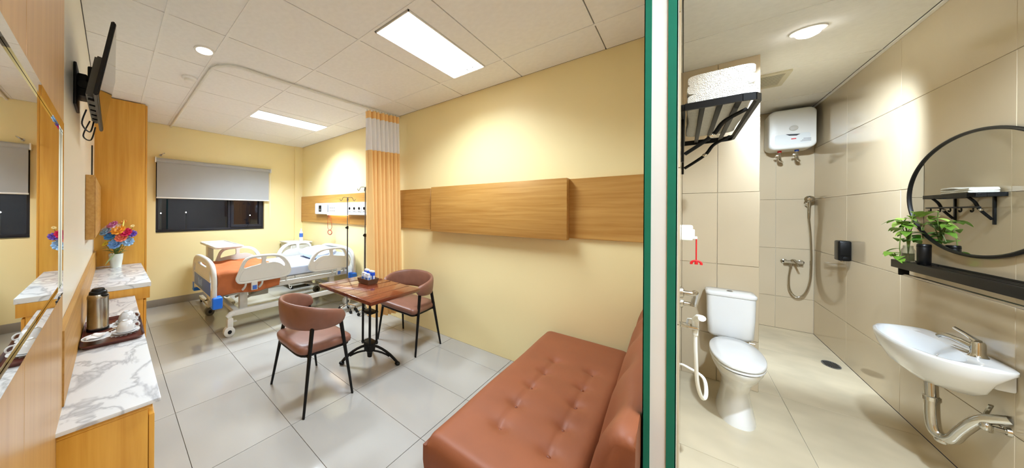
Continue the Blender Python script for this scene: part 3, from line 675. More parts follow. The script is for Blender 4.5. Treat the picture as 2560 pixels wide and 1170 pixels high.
def side_rail(x0, x1, y, face, flip):
    """plastic half-length side rail in the xz plane; flip mirrors it along the bed"""
    L = x1 - x0
    def m(u): return x1 - u * L if flip else x0 + u * L
    out = [(0.0, .655), (.02, .615), (.08, .592), (.30, .590), (.60, .592), (.86, .598), (.97, .625), (1.0, .675), (.975, .745), (.92, .81), (.84, .862), (.72, .892), (.55, .902), (.35, .902), (.22, .892), (.13, .86), (.075, .79), (.03, .71)]
    h1 = [(.125, .765), (.155, .825), (.21, .862), (.30, .874), (.42, .876), (.44, .85), (.435, .80), (.40, .79), (.25, .775)]
    h2 = [(.52, .80), (.515, .85), (.53, .876), (.66, .870), (.77, .845), (.85, .795), (.89, .745), (.86, .735), (.78, .775), (.66, .80)]
    def lp(p, n): return smooth_loop([(m(u), z) for u, z in p], n)
    p = B().plate(lp(out, 4), lambda u, v: (u, y - .014, v), (0, .028, 0), (lp(h1, 3), lp(h2, 3))).build('side_rail', bed_white, t, True, ang=50)
    rim = [(a, y + face * .004, z) for a, z in smooth_loop([(m(u), z) for u, z in [(.012, .655), (.03, .622), (.085, .602), (.30, .600), (.60, .602), (.85, .608), (.955, .632), (.985, .677), (.962, .742), (.91, .80), (.83, .852), (.715, .882), (.55, .891), (.35, .891), (.225, .882), (.14, .852), (.09, .785), (.045, .71)]], 3)]
    B().tube(rim, .016, 8, True).build('rail_rim', bed_white, p, True)
    ins = [(.05, .64), (.10, .617), (.60, .617), (.83, .623), (.86, .65), (.82, .69), (.72, .735), (.60, .757), (.40, .757), (.16, .745), (.09, .71)]
    B().plate(lp(ins, 3), lambda u, v: (u, y + face * .014, v), (0, face * .005, 0)).build('raised_panel', bed_white, p, True, ang=50)
    hx = m(.30); s_ = face
    B().box(hx - .035, min(y + s_ * .002, y + s_ * .028), .50, hx + .035, max(y + s_ * .002, y + s_ * .028), .60, .004).build('release_catch', bed_white, p, True)
    B().box(hx - .025, min(y + s_ * .028, y + s_ * .034), .508, hx + .025, max(y + s_ * .028, y + s_ * .034), .556, .002).build('blue_button', blue_soft, p, True)
    for q in (.17, .46):
        B().tube(curve([(m(q), y, .61), (m(q - .02), y - s_ * .002, .55), (m(q - .05), y - s_ * .03, .51)]), .013, 8).build('rail_arm', bed_grey, p, True)
side_rail(1.03, 1.69, 3.49, -1, False); side_rail(1.945, 2.64, 3.49, -1, True)
side_rail(1.03, 1.69, 4.485, 1, False); side_rail(1.93, 2.62, 4.485, 1, True)
tag(B().box(.83, 3.60, .561, 2.66, 4.38, .70, .035, 4).build('mattress', sheet), 'white sheeted mattress lying on the hospital bed', 'mattress')
def pil(u, v):
    a, b = u * 2 * math.pi, (v - .5) * math.pi
    cb, sb = math.cos(b), math.sin(b)
    e = lambda q, p: math.copysign(abs(q) ** p, q)
    x = e(math.cos(a), .55) * e(cb, .5); y = e(math.sin(a), .55) * e(cb, .5)
    pinch = 1 - .55 * (abs(x) ** 4 * abs(y) ** 4) - .25 * max(abs(x), abs(y)) ** 6
    return (2.38 + .21 * x + .01 * math.sin(5 * y), 3.98 + .31 * y,   .788 + .072 * e(sb, .8) * pinch + .02 * x + .006 * math.sin(9 * x + 4 * y))
o = B().grid(pil, 40, 19, cu=True).build('pillow', sheet, ang=180)
tag(o, 'plump white pillow at the head of the hospital bed', 'pillow')
def blk(u, v):
    x = .845 + .72 * u + .012 * math.sin(14 * v)
    Y0, Y1 = 3.565, 4.41
    s_ = v * 1.28
    wr = .010 * math.sin(9 * u + 5 * v) + .008 * math.sin(17 * u - 9 * v) + .006 * math.sin(31 * v + 6 * u)
    if s_ < .24: y, z = Y0 - .004 - abs(wr) * 1.1, .47 + s_ * (.24 / .24) + .012 * math.sin(8 * u)
    elif s_ < 1.12: y, z = Y0 + (Y1 - Y0) * (s_ - .24) / .88, .722 + wr * .9 + .02 * math.sin(math.pi * (s_ - .24) / .88) * (1 - u * .4)
    else: y, z = Y1 + .004 + abs(wr), .722 - (s_ - 1.12)
    return (x, y, z)
o = solid(B().grid(blk, 60, 90).build('blanket', orange, ang=180), .010, 1.0)
tag(o, 'rust orange blanket folded over the foot of the bed', 'blanket')

# over-bed table
t = thing('overbed_table', 'beige wheeled over-bed table standing behind the bed foot', 'table', (1.16, 4.75, 0))
B().plate(rrect(.36, .92, .05, 5, 1.155, 4.62), lambda u, v: (u, v, .925), (0, 0, .018)).build('table_top', bed_white, t, True)
B().tube([(x, y, .944) for x, y in rrect(.345, .905, .045, 5, 1.155, 4.62)], .011, 8, True).build('raised_edge', bed_white, t, True)
B().plate(rrect(.30, .84, .03, 5, 1.155, 4.62), lambda u, v: (u, v, .944), (0, 0, .002)).build('tray_inlay', mat('grey_laminate', (206, 206, 204), .4, var=(20, .02)), t, True)
B().box(1.02, 4.78, .50, 1.10, 4.90, .925, .012).build('column', bed_white, t, True)
B().box(1.03, 4.79, .09, 1.09, 4.89, .52, .008).build('lower_column', bed_grey, t, True)
B().box(.99, 4.52, .06, 1.05, 5.20, .10, .01).box(1.27, 4.52, .06, 1.33, 5.20, .10, .01).box(.99, 4.80, .06, 1.33, 4.88, .10, .01).build('base', bed_white, t, True)
for x in (1.02, 1.30):
    for y in (4.55, 5.17):
        B().lathe([(0, -.012), (.028, -.012), (.028, .012), (0, .012)], (x, y, .029), 16, 'x').build('caster', black_plastic, t, True)
# bedside cabinet with bottle
t = thing('bedside_cabinet', 'beige bedside cabinet in the corner behind the bed head', 'cabinet', (2.55, 5.08, 0))
B().box(2.36, 4.87, .06, 2.78, 5.29, .83, .01).build('body', bed_white, t, True)
B().box(2.34, 4.85, .83, 2.79, 5.31, .855, .008).build('top', bed_white, t, True)
for z0, z1 in ((.62, .80), (.12, .60)):
    d = B().box(2.38, 4.855, z0, 2.76, 4.869, z1, .004).build('drawer' if z0 > .5 else 'door', bed_grey, t, True)
    B().box(2.52, 4.84, (z0 + z1) / 2 - .008, 2.62, 4.855, (z0 + z1) / 2 + .008, .003).build('handle', white_plastic, d, True)
for x in (2.40, 2.74):
    for y in (4.91, 5.25): B().box(x - .02, y - .02, 0, x + .02, y + .02, .06, .004).build('foot', black_plastic, t, True)
t = thing('water_bottle', 'small water bottle with blue and white label in the corner behind the bed', 'bottle', (2.63, 5.0, .855))
B().lathe([(0, 0), (.034, 0), (.036, .01), (.036, .14), (.030, .18), (.014, .205), (.014, .22), (0, .22)], seg=20).build('bottle_body', mat('bottle_plastic', (226, 232, 236), .15, var=(6, .02)), t)
B().lathe([(.0365, .08), (.0368, .082), (.0368, .15), (.0365, .152)], seg=20).build('label', blue_soft, t)
B().lathe([(.016, .212), (.017, .215), (.017, .238), (0, .239)], seg=16).build('cap', white_plastic, t)

# ================================================================== TABLE AND CHAIRS
TCX, TCY = 1.785, 2.06
t = thing('pedestal_table', 'square reddish brown wooden table on a black cast iron pedestal', 'table', (TCX, TCY, 0))
tp = B().box(-.305, -.385, .690, .305, .385, .722, .004).build('table_top', wood_table, t)
for k in range(1, 6):
    y = -.385 + .77 * k / 6
    B().box(-.300, y - .0012, .7215, .300, y + .0012, .7232).build('plank_seam', mat('dark_seam', (70, 30, 18), .4, var=(20, .1)), tp, smooth=False)
B().box(-.16, -.20, .676, .16, .20, .690, .003).build('mounting_plate', black_metal, t)
for x, y in ((-.067, -.105), (.017, -.105), (-.067, -.005), (.017, -.005)):
    B().cyl((x, y, .20), (x, y, .68), .011, seg=12).build('column', black_metal, t)
for z in (.50, .215):
    B().box(-.078, -.116, z - .008, .028, .006, z + .008, .003).build('column_tie', black_metal, t)
B().lathe([(0, .075), (.022, .08), (.026, .125), (.052, .145), (.056, .20), (.045, .215), (.0, .22)], (-.025, -.055, 0), 24).build('hub', black_metal, t)
for k in range(3):
    a = math.atan2(-.685, .729) + k * math.pi / 2; c, s_ = math.cos(a), math.sin(a); L = .255
    up_ = [(L * q, .185 - .155 * q ** 1.9) for q in (.15, .3, .45, .6, .75, .9, 1.0)]
    lo_ = [(L * q, .135 - .105 * q ** 2.1) for q in (.15, .3, .45, .6, .72)]
    lg = B().tube([(u * c - .025, u * s_ - .055, z) for u, z in up_], [.013, .012, .012, .013, .014, .014, .013], 8).tube([(u * c - .025, u * s_ - .055, z) for u, z in lo_], .009, 8).build('leg', black_metal, t)
    B().ell((L * c * 1.02 - .025, L * s_ * 1.02 - .055, .016), (.026, .026, .016)).build('foot', black_metal, lg)
# tissue box tray with packets
t = thing('condiment_box', 'small brown open box on the wooden table', 'box', (1.86, 2.15, .724), .0)
b = B()
for (z, s_) in ((0, .84),): pass
def boxwalls(w0, d0, w1, d1, h, th):
    b = B(); lp = []
    for w_, d_, z in ((w0, d0, 0), (w1, d1, h), (w1 - th, d1 - th, h), (w0 - th, d0 - th, .004)):
        lp.append([b.bm.verts.new((x * w_ / 2, y * d_ / 2, z)) for x, y in ((1, 1), (-1, 1), (-1, -1), (1, -1))])
    for i in range(3): b.bridge(lp[i], lp[i + 1])
    b.bm.faces.new(lp[0]); b.bm.faces.new(lp[3]); return b
boxwalls(.12, .145, .14, .17, .05, .008).build('box_shell', mat('taupe_plastic', (110, 84, 66), .4, var=(10, .05)), t, smooth=False)
def packet(dx, dy, h, w_, d_, m, cap, lb):
    p = thing('packet', lb, 'packet', (1.86 + dx, 2.15 + dy, .7285), .0, 'small packets in the brown box')
    B().box(-w_ / 2, -d_ / 2, 0, w_ / 2, d_ / 2, h * .86, .004).build('carton', m, p)
    B().box(-w_ / 2 + .002, -d_ / 2 + .002, h * .86, w_ / 2 - .002, d_ / 2 - .002, h, .004).build('top_flap', cap, p)
    B().box(-w_ / 2 - .0006, -d_ / 2 + .008, h * .18, -w_ / 2, d_ / 2 - .008, h * .60, .0).box(-w_ / 2 + .008, -d_ / 2 - .0006, h * .18, w_ / 2 - .008, -d_ / 2, h * .60).build('label_print', white_plastic if m is blue_p else blue_soft, p, smooth=False)
blue_p = mat('deep_blue_carton', (30, 76, 190), .4, var=(9, .04)); grey_p = mat('silver_carton', (206, 210, 222), .35, var=(9, .04))
packet(.022, .040, .125, .038, .05, blue_p, white_plastic, 'blue carton with white top, rear left of the brown box')
packet(.028, -.026, .118, .036, .062, blue_p, white_plastic, 'blue carton with white top, rear right of the brown box')
packet(-.024, .030, .10, .036, .046, grey_p, white_plastic, 'silver white packet, front left of the brown box')
packet(-.026, -.026, .095, .034, .046, grey_p, white_plastic, 'silver white packet, front right of the brown box')

def make_chair(label, loc, rz):
    t = thing('dining_chair', label, 'chair', loc, rz, 'chairs at the pedestal table')
    seatp = smooth_loop([(-.20, -.20), (-.215, 0), (-.20, .20), (-.08, .235), (.10, .25), (.215, .245), (.225, .15), (.228, 0), (.225, -.15), (.215, -.245), (.10, -.25), (-.08, -.235)], 4)
    b = B(); lev = [(.92, .400), (.985, .408), (1.0, .425), (.995, .445), (.96, .456), (.80, .462), (.5, .464)]
    rings = [[b.bm.verts.new((x * s_, y * s_, z)) for x, y in seatp] for s_, z in lev]
    for i in range(len(rings) - 1): b.bridge(rings[i], rings[i + 1])
    b.bm.faces.new(rings[0]); b.bm.faces.new(rings[-1])
    st = b.build('seat', leather_b, t, ang=60)
    B().tube([(x * .90, y * .90, .392) for x, y in seatp], .012, 8, True).build('seat_frame', black_metal, t)
    def band(u, v):
        th = R(-118 + 236 * u); q = abs(2 * u - 1)
        cs = v * 2 * math.pi
        top = .755 - .085 * q ** 2.2; bot = .560 + .02 * q ** 2
        if q > .93: sh = 1 - ((q - .93) / .07) ** 2 * .6
        else: sh = 1
        zc, hh = (top + bot) / 2, (top - bot) / 2 * sh
        e = lambda w_, p: math.copysign(abs(w_) ** p, w_)
        dz = hh * e(math.sin(cs), .6); dr = .021 * e(math.cos(cs), .8) * (.8 + .2 * sh)
        rr = dr + .10 * (zc + dz - .66) * (1 - .6 * q)
        return (.03 - (.255 + rr) * math.cos(th), (.255 + rr) * math.sin(th) * 1.04, zc + dz)
    bk = B().grid(band, 61, 20, cv=True)
    bmesh.ops.holes_fill(bk.bm, edges=[e for e in bk.bm.edges if e.is_boundary], sides=0)
    bk.build('backrest', leather_b, t, ang=60)
    for sx, sy in ((1, 1), (1, -1), (-1, 1), (-1, -1)):
        top = (.115, sy * .245, .60) if sx > 0 else (-.115, sy * .215, .585)
        bot = (.212, sy * .272, .0) if sx > 0 else (-.212, sy * .272, .0)
        B().tube([top, bot], [.017, .0095], 10).build('leg', black_metal, t)
    B().tube([(.15, -.262, .388), (.15, .262, .388)], .009, 8).tube([(-.15, -.24, .388), (-.15, .24, .388)], .009, 8).build('under_rail', black_metal, t)
    return t
make_chair('brown leather armchair with black legs in front of the bed, nearest the viewer', (1.178, 2.06, 0), 0.0)
make_chair('brown leather armchair with black legs between the table and the yellow wall', (2.395, 2.075, 0), math.pi)

# ================================================================== SOFA BED
t = thing('sofa_bed', 'tan leather tufted sofa bed at the lower right of the ward', 'sofa', (1.9, .45, 0))
SX0, SX1, SY0, SY1 = 1.055, 2.765, .255, .805
btn = [(2.243, .604), (2.03, .607), (1.807, .611), (1.58, .609), (1.363, .60), (2.241, .396), (2.006, .401), (1.799, .386), (1.578, .39), (1.36, .39)]
def seat_top(u, v):
    x = SX0 + (SX1 - SX0) * u; y = SY0 + (SY1 - SY0) * v
    du, dv = min(u, 1 - u) * (SX1 - SX0), min(v, 1 - v) * (SY1 - SY0)
    z = .425
    for d_, q in ((du, .05), (dv, .05)):
        if d_ < q: z -= (1 - math.sqrt(max(0, 1 - (1 - d_ / q) ** 2))) * .035
    for bx, by in btn:
        r2 = (x - bx) ** 2 + (y - by) ** 2; z -= .020 * math.exp(-r2 / .0012) + .008 * math.exp(-r2 / .012)
    if 1.36 < x < 2.245:
        z -= .006 * math.exp(-((y - .605) / .010) ** 2) + .006 * math.exp(-((y - .392) / .010) ** 2)
    z += .003 * math.sin(7 * x + 3 * y)
    return (x, y, z)
b = B(); nu, nv = 110, 46
V = [[b.bm.verts.new(seat_top(i / (nu - 1), j / (nv - 1))) for j in range(nv)] for i in range(nu)]
for i in range(nu - 1):
    for j in range(nv - 1): b.bm.faces.new((V[i][j], V[i + 1][j], V[i + 1][j + 1], V[i][j + 1]))
rim = [V[i][0] for i in range(nu)] + [V[nu - 1][j] for j in range(1, nv)] + [V[i][nv - 1] for i in range(nu - 2, -1, -1)] + [V[0][j] for j in range(nv - 2, 0, -1)]
prev = rim
cxm, cym = (SX0 + SX1) / 2, (SY0 + SY1) / 2
for z, gr in ((.37, .010), (.30, .010), (.235, .004), (.215, -.012)):
    cur = [b.bm.verts.new((v.co.x + math.copysign(gr, v.co.x - cxm) * (1 if abs(v.co.x - cxm) > .84 else 0), v.co.y + math.copysign(gr, v.co.y - cym) * (1 if abs(v.co.y - cym) > .26 else 0), z)) for v in rim]
    b.bridge(prev, cur); prev = cur
b.bm.faces.new(prev)
b.build('seat_cushion', leather_o, t, True, ang=75)
for x, y in btn:
    B().ell((x, y, seat_top((x - SX0) / (SX1 - SX0), (y - SY0) / (SY1 - SY0))[2] + .002), (.009, .009, .004), 10, 6).build('button', mat('dark_tan_leather', (120, 62, 34), .5, var=(20, .05)), t, True)
def back_prof(u, v):
    x = SX0 + (SX1 - SX0) * u; a = v * 2 * math.pi
    e = lambda q, p: math.copysign(abs(q) ** p, q)
    du = min(u, 1 - u) * (SX1 - SX0); k = 1 - (1 - min(1, du / .07)) ** 2 * .5
    s_, w_ = e(math.sin(a), .55), e(math.cos(a), .7)
    puff = .012 * math.cos((x - 1.07) * 2 * math.pi / .42)
    y = .215 - .03 * (1 - u) - .085 * (s_ * .5 + .5) + (.056 * k + (puff if w_ > 0 else 0)) * w_
    z = .595 + .215 * s_ * (k * .15 + .85)
    return (x, max(y, .088), z)
bk = B().grid(back_prof, 70, 26, cv=True)
bmesh.ops.holes_fill(bk.bm, edges=[e for e in bk.bm.edges if e.is_boundary], sides=0)
bk.build('backrest', leather_o, t, True, ang=75)
B().box(SX0 + .03, .12, .13, SX1 - .03, SY1 - .03, .215, .01).build('base_frame', black_metal, t, True)
for x in (SX0 + .08, SX1 - .08):
    for y in (.16, SY1 - .07): B().cyl((x, y, 0), (x, y, .135), .02, .026, 12).build('leg', black_metal, t, True)
# ================================================================== SETTING: bathroom
BX0 = PX0
DX, DY = 3.79, -.42                      # boxed-out duct behind the toilet
bf = struct(B().box(BX0, BY, -.08, BX, PY0, -.006).build('floor', bath_grout, smooth=False), 'matt beige tile floor of the bathroom')
for a, b, c, d in cells([BX0, 2.59, 3.83, 5.06, BX], [BY, -.53, PY0], BX0, BY, BX, PY0):
    piece(bf, 'floor_tile', bath_floor, a + .002, b + .002, -.006, c - .002, d - .002, 0, .0008)
zt = [0, .40, 1.005, 1.615, 2.22, H]
br = struct(B().box(BX0, BY - .1, 0, BX + .1, BY - .008, H).build('wall_bath_right', bath_grout, smooth=False), 'glossy beige tiled bathroom wall with the round mirror')
xt = [BX0, 2.05, 3.10, 4.14, 5.13, BX]
for i in range(5):
    for j in range(5): piece(br, 'wall_tile', bath_wall, xt[i] + .0015, BY - .008, zt[j] + .0015, xt[i + 1] - .0015, BY, zt[j + 1] - .0015, .001)
bk_ = struct(B().box(BX + .008, BY - .1, 0, BX + .1, DY, H).build('wall_bath_back', bath_grout, smooth=False), 'glossy beige tiled shower wall of the bathroom')
for a, b in ((BY, -.80), (-.80, DY)):
    for j in range(5): piece(bk_, 'wall_tile', bath_wall, BX, a + .0015, zt[j] + .0015, BX + .008, b - .0015, zt[j + 1] - .0015, .001)
dk = struct(B().box(DX + .008, DY + .008, 0, BX + .1, PY0, H).build('wall_bath_duct', bath_grout, smooth=False), 'boxed-out tiled wall behind the toilet')
for j in range(5):
    for a, b in ((DY, -.20), (-.20, PY0 - .006)): piece(dk, 'wall_tile', bath_wall, DX, a + .0015, zt[j] + .0015, DX + .008, b - .0015, zt[j + 1] - .0015, .001)
    for a, b in ((DX + .008, 4.97), (4.97, BX)): piece(dk, 'wall_tile', bath_wall, a + .0015, DY, zt[j] + .0015, b - .0015, DY + .008, zt[j + 1] - .0015, .001)
for i in range(2):
    a, b = ((1.60, 2.70), (2.70, DX))[i]
    for j in range(5): piece(pw, 'wall_tile', bath_wall, a + .0015, PY0 - .006, zt[j] + .0015, b - .0015, PY0, zt[j + 1] - .0015, .001)
bc = struct(B().box(BX0, BY, 2.735, BX, PY0, 2.80).build('ceiling', ceil_back, smooth=False), 'white board ceiling of the bathroom')
xc = [BX0, 1.95, 3.15, 4.35, 5.45, BX]
for i in range(5): piece(bc, 'ceiling_board', ceil_tile, xc[i] + .006, BY + .02, H, xc[i + 1] - .006, PY0 - .01, 2.733, .001)
for x in xc[1:-1]: piece(bc, 'grid_bar', ceil_tile, x - .012, BY + .02, H - .004, x + .012, PY0 - .01, H + .006, .001)
piece(bc, 'edge_trim', ceil_tile, BX0, BY, H - .012, BX, BY + .018, H - .002, .001)
downlight(3.53, -.59, .062, 'large bright round downlight in the bathroom ceiling', BATH_WATT, (1.75, -.10, -1.5), 84, .05)
downlight(1.78, -.60, .058, 'assumed round downlight in the bathroom ceiling, out of view near the entrance', BATH_WATT * .95, (.68, -.02, -1), 88)  # assumed second lamp, added out of view to light toilet and basin
t = thing('exhaust_fan', 'square slatted exhaust fan grille in the bathroom ceiling', 'vent', (4.60, -.56, H))
o_ = rrect(.46, .20, .02, 4, 4.60, -.56); i_ = rrect(.37, .135, .008, 4, 4.60, -.56)
vg = mat('vent_plastic', (206, 200, 178), .5, var=(6, .02))
B().plate(o_, lambda u, v: (u, v, H - .014), (0, 0, .014), (i_,)).build('grille_frame', vg, t, True)
B().box(4.415, -.63, H - .003, 4.785, -.49, H - .0005).build('dark_backing', black_plastic, t, True, smooth=False)
for k in range(13):
    x = 4.428 + .344 * k / 12
    B().box(x - .008, -.628, H - .0125, x + .008, -.492, H - .0110).build('slat', vg, t, True, smooth=False)

# ---------------------------------------------------------------- towel racks
def towel_rack(x0, x1, y0, dep, z, sy, lb, hooks):
    """y0 = wall plane, sy = direction away from the wall"""
    t = thing('towel_rack', lb, 'towel rack', ((x0 + x1) / 2, y0, z), 0)
    Y = lambda d: y0 + sy * d
    path = [(x0, Y(.012), z)] + [(x0, Y(dep - .05), z), (x0 + .012, Y(dep - .015), z), (x0 + .05, Y(dep), z), (x1 - .05, Y(dep), z), (x1 - .012, Y(dep - .015), z), (x1, Y(dep - .05), z), (x1, Y(.012), z)]
    b = B()
    for i in range(len(path) - 1):
        p, q = Vector(path[i]), Vector(path[i + 1]); d = (q - p).normalized(); n = Vector((-d.y, d.x, 0)) * .006; u = Vector((0, 0, .016))
        vs_ = [b.bm.verts.new(w_) for w_ in (p - n - u, p + n - u, p + n + u, p - n + u, q - n - u, q + n - u, q + n + u, q - n + u)]
        for f in ((0, 1, 5, 4), (1, 2, 6, 5), (2, 3, 7, 6), (3, 0, 4, 7), (0, 3, 2, 1), (4, 5, 6, 7)): b.bm.faces.new([vs_[k] for k in f])
    b.build('outer_frame', black_metal, t, True, smooth=False)
    B().box(x0, min(Y(.0), Y(.014)), z - .016, x1, max(Y(0), Y(.014)), z + .016, .002).build('wall_bar', black_metal, t, True)
    for k in range(1, 4):
        d = .014 + (dep - .014) * k / 4
        B().box(x0, min(Y(d - .009), Y(d + .009)), z - .004, x1, max(Y(d - .009), Y(d + .009)), z + .006, .001).build('slat', black_metal, t, True)
    for x in (x0 + .18 * (x1 - x0), x0 + .85 * (x1 - x0)):
        br_ = B().tube(curve([(x, Y(dep - .02), z - .01), (x, Y(dep * .62), z - .055), (x, Y(dep * .45), z - .12), (x, Y(.012), z - .20)]), .009, 8).build('bracket', black_metal, t, True)
        B().box(x - .012, min(Y(0), Y(.010)), z - .24, x + .012, max(Y(0), Y(.010)), z - .01, .003).build('wall_plate', black_metal, br_, True)
        B().ell((x - .01, Y(dep * .45), z - .12), (.006, .012, .012), 10, 6).build('bolt', chrome, br_, True)
    if hooks:
        B().cyl((x0, Y(dep * .8), z - .10), (x1, Y(dep * .8), z - .10), .007, seg=8).build('towel_rod', black_metal, t, True)
        for k in range(5):
            x = x0 + (x1 - x0) * (k + .5) / 5
            B().tube(curve([(x, Y(dep * .8), z - .105), (x, Y(dep * .8), z - .13), (x + .02, Y(dep * .8), z - .14), (x + .03, Y(dep * .8), z - .125)]), .004, 6).build('hook', black_metal, t, True)
    return t
towel_rack(2.02, 3.08, PY0 - .006, .235, 1.95, -1, 'black metal towel rack with folded towel at the upper left of the bathroom', False)
towel_rack(5.00, 5.72, DY, .125, 1.60, -1, 'black towel rack seen in the round mirror', True)
def towel(x0, x1, y0, y1, z0, z1, lb):
    t = thing('folded_towel', lb, 'towel', ((x0 + x1) / 2, (y0 + y1) / 2, z0), 0, 'folded white towels')
    n = 3; h = (z1 - z0) / n
    for k in range(n):
        def f(u, v, k=k):
            a = v * 2 * math.pi; e = lambda q, p: math.copysign(abs(q) ** p, q)
            yy = (y0 + y1) / 2 + (y1 - y0) / 2 * e(math.cos(a), .35) * (1 - .02 * k)
            zz = z0 + h * (k + .5) + h * .52 * e(math.sin(a), .5)
            xx = x0 + .004 * k + (x1 - x0 - .008 * k) * u
            return (xx, yy + .004 * math.sin(9 * u + k), zz + .007 * math.sin(5 * u + 2 * k) * (1 if k == n - 1 else .3))
        b = B().grid(f, 30, 28, cv=True)
        bmesh.ops.holes_fill(b.bm, edges=[e for e in b.bm.edges if e.is_boundary], sides=0)
        b.build('fold', towel_m, t, True, ang=75)
towel(2.06, 2.92, -.225, -.012, 1.967, 2.115, 'thick folded white towel on the near black rack')
towel(5.04, 5.40, -.55, -.435, 1.617, 1.665, 'folded white towel on the rack reflected in the mirror')

# ---------------------------------------------------------------- water heater
t = thing('water_heater', 'white box water heater hung high in the bathroom corner', 'water heater', (5.95, -.88, 2.2))
HY0, HY1, HZ0, HZ1 = -1.035, -.705, 2.20, 2.67
b = B(); lv = []
prof = rrect(HY1 - HY0, HZ1 - HZ0, .06, 6, (HY0 + HY1) / 2, (HZ0 + HZ1) / 2)
cy_, cz_ = (HY0 + HY1) / 2, (HZ0 + HZ1) / 2
for s_, x in ((.96, 6.118), (1.0, 6.08), (1.0, 5.85), (.995, 5.83), (.96, 5.812), (.90, 5.808)):
    lv.append([b.bm.verts.new((x, cy_ + (u - cy_) * s_, cz_ + (v - cz_) * s_)) for u, v in prof])
for i in range(5): b.bridge(lv[i], lv[i + 1])
b.bm.faces.new(lv[0]); b.bm.faces.new(lv[-1])
b.build('casing', white_plastic, t, True, ang=50)
B().plate(rrect(.24, .12, .02, 4, cy_, HZ0 + .115), lambda u, v: (5.8075, u, v), (-.0015, 0, 0)).build('front_badge', mat('pale_grey_print', (222, 226, 226), .4, var=(8, .01)), t, True)
B().lathe([(0, 0), (.030, 0), (.030, -.012), (.026, -.014), (0, -.014)], (5.808, cy_ - .01, HZ0 + .24), 24, 'x').build('dial', bed_grey, t, True)
B().plate([(cy_ - .055, HZ0 + .165), (cy_ + .045, HZ0 + .175), (cy_ + .02, HZ0 + .155), (cy_ - .03, HZ0 + .148)], lambda u, v: (5.8055, u, v), (-.002, 0, 0)).build('dark_emblem', black_plastic, t, True, smooth=False)
B().plate(rrect(.035, .012, .004, 3, cy_ - .01, HZ0 + .115), lambda u, v: (5.8055, u, v), (-.002, 0, 0)).build('red_mark', red_m, t, True)
for k in range(3):
    B().box(5.8035, cy_ - .125, HZ0 + .105 - .014 * k, 5.8055, cy_ - .075 + .01 * k, HZ0 + .109 - .014 * k).build('small_print', dark_grey, t, True, smooth=False)
for y, mm in ((-.80, red_m), (-.92, blue_p)):
    cn = B().cyl((5.93, y, HZ0 + .01), (5.93, y, HZ0 - .02), .016).build('connector', mm, t, True)
    B().tube(curve([(5.93, y, HZ0 - .015), (5.93, y, HZ0 - .07), (5.95, y - .01, HZ0 - .115), (6.0, y - .03, HZ0 - .13), (6.118, y - .035, HZ0 - .125)]), .011, 8).build('pipe', chrome, cn, True)
    B().box(5.92, y - .012, HZ0 - .065, 5.955, y + .03, HZ0 - .045, .004).build('valve', chrome, cn, True)

# ---------------------------------------------------------------- shower
t = thing('hand_shower', 'chrome hand shower with hose and mixer in the tiled corner', 'shower', (BX, -1.0, .4))
B().box(BX - .05, -1.045, 1.53, BX, -1.005, 1.575, .008).build('wall_holder', chrome, t, True)
B().tube([(BX - .045, -1.028, 1.38), (BX - .05, -1.028, 1.50), (BX - .075, -1.026, 1.60)], [.011, .013, .015], 12).build('handset', chrome, t, True)
B().lathe([(0, -.022), (.020, -.02), (.038, 0), (.036, .008), (0, .010)], (BX - .10, -1.024, 1.612), 24, 'x').build('shower_head', chrome, t, True)
for a in range(8):
    B().ell((BX - .123, -1.024 + .018 * math.cos(R(45 * a)), 1.612 + .018 * math.sin(R(45 * a))), (.003, .003, .003), 6, 5).build('nozzle', dark_grey, t, True)
hp = curve([(BX - .045, -1.028, 1.39), (BX - .05, -1.04, 1.15), (BX - .05, -1.045, .85), (BX - .05, -1.035, .62), (BX - .05, -1.0, .47), (BX - .05, -.945, .425), (BX - .05, -.90, .50), (BX - .05, -.892, .65), (BX - .05, -.905, .80)], 8)
B().tube(hp, .009, 8).build('hose', chrome, t, True)
t = thing('shower_mixer', 'chrome wall mixer tap for the hand shower', 'tap', (BX, -.92, .82))
for y in (-.862, -.980):
    B().lathe([(.028, 0), (.026, -.012), (.014, -.016), (.014, -.04)], (BX, y, .845), 20, 'x').build('wall_flange', chrome, t, True)
B().cyl((BX - .05, -.855, .845), (BX - .05, -.99, .845), .02, seg=16).build('mixer_body', chrome, t, True)
B().ell((BX - .055, -.922, .862), (.024, .024, .022)).build('cartridge', chrome, t, True)
B().tube([(BX - .07, -.922, .87), (BX - .115, -.94, .835), (BX - .135, -.95, .80)], [.010, .008, .009], 8).build('lever', chrome, t, True)
B().cyl((BX - .05, -.905, .83), (BX - .05, -.905, .79), .012, seg=12).build('hose_outlet', chrome, t, True)
# soap dispenser
t = thing('soap_dispenser', 'black soap dispenser on the right bathroom tiles', 'dispenser', (5.06, BY, 1.0))
B().box(5.0, BY + .0, .995, 5.12, BY + .068, 1.185, .014, 3).build('housing', black_plastic, t, True)
B().box(4.994, BY + .008, 1.045, 5.0, BY + .060, 1.165, .002).build('front_window', black_metal, t, True)
B().lathe([(0, 0), (.016, 0), (.016, -.012), (0, -.016)], (4.999, BY + .034, 1.02), 16, 'x').build('push_button', black_metal, t, True)
B().cyl((5.04, BY + .04, .985), (5.04, BY + .04, .998), .010).build('nozzle', chrome, t, True)
# drain
t = thing('floor_drain', 'round dark floor drain beside the right bathroom wall', 'drain', (5.0, -.97, 0))
B().lathe([(0, .0005), (.046, .0005), (.05, .003), (.044, .004), (.042, .002), (0, .0015)], seg=28, sx=2.2).build('drain_ring', dark_grey, t)
for k in range(-3, 4):
    L = math.sqrt(max(.001, .04 ** 2 - (k * .011) ** 2))
    B().box(-L * 2.1, k * .011 - .003, .002, L * 2.1, k * .011 + .003, .0045).build('drain_bar', black_metal, t, smooth=False)

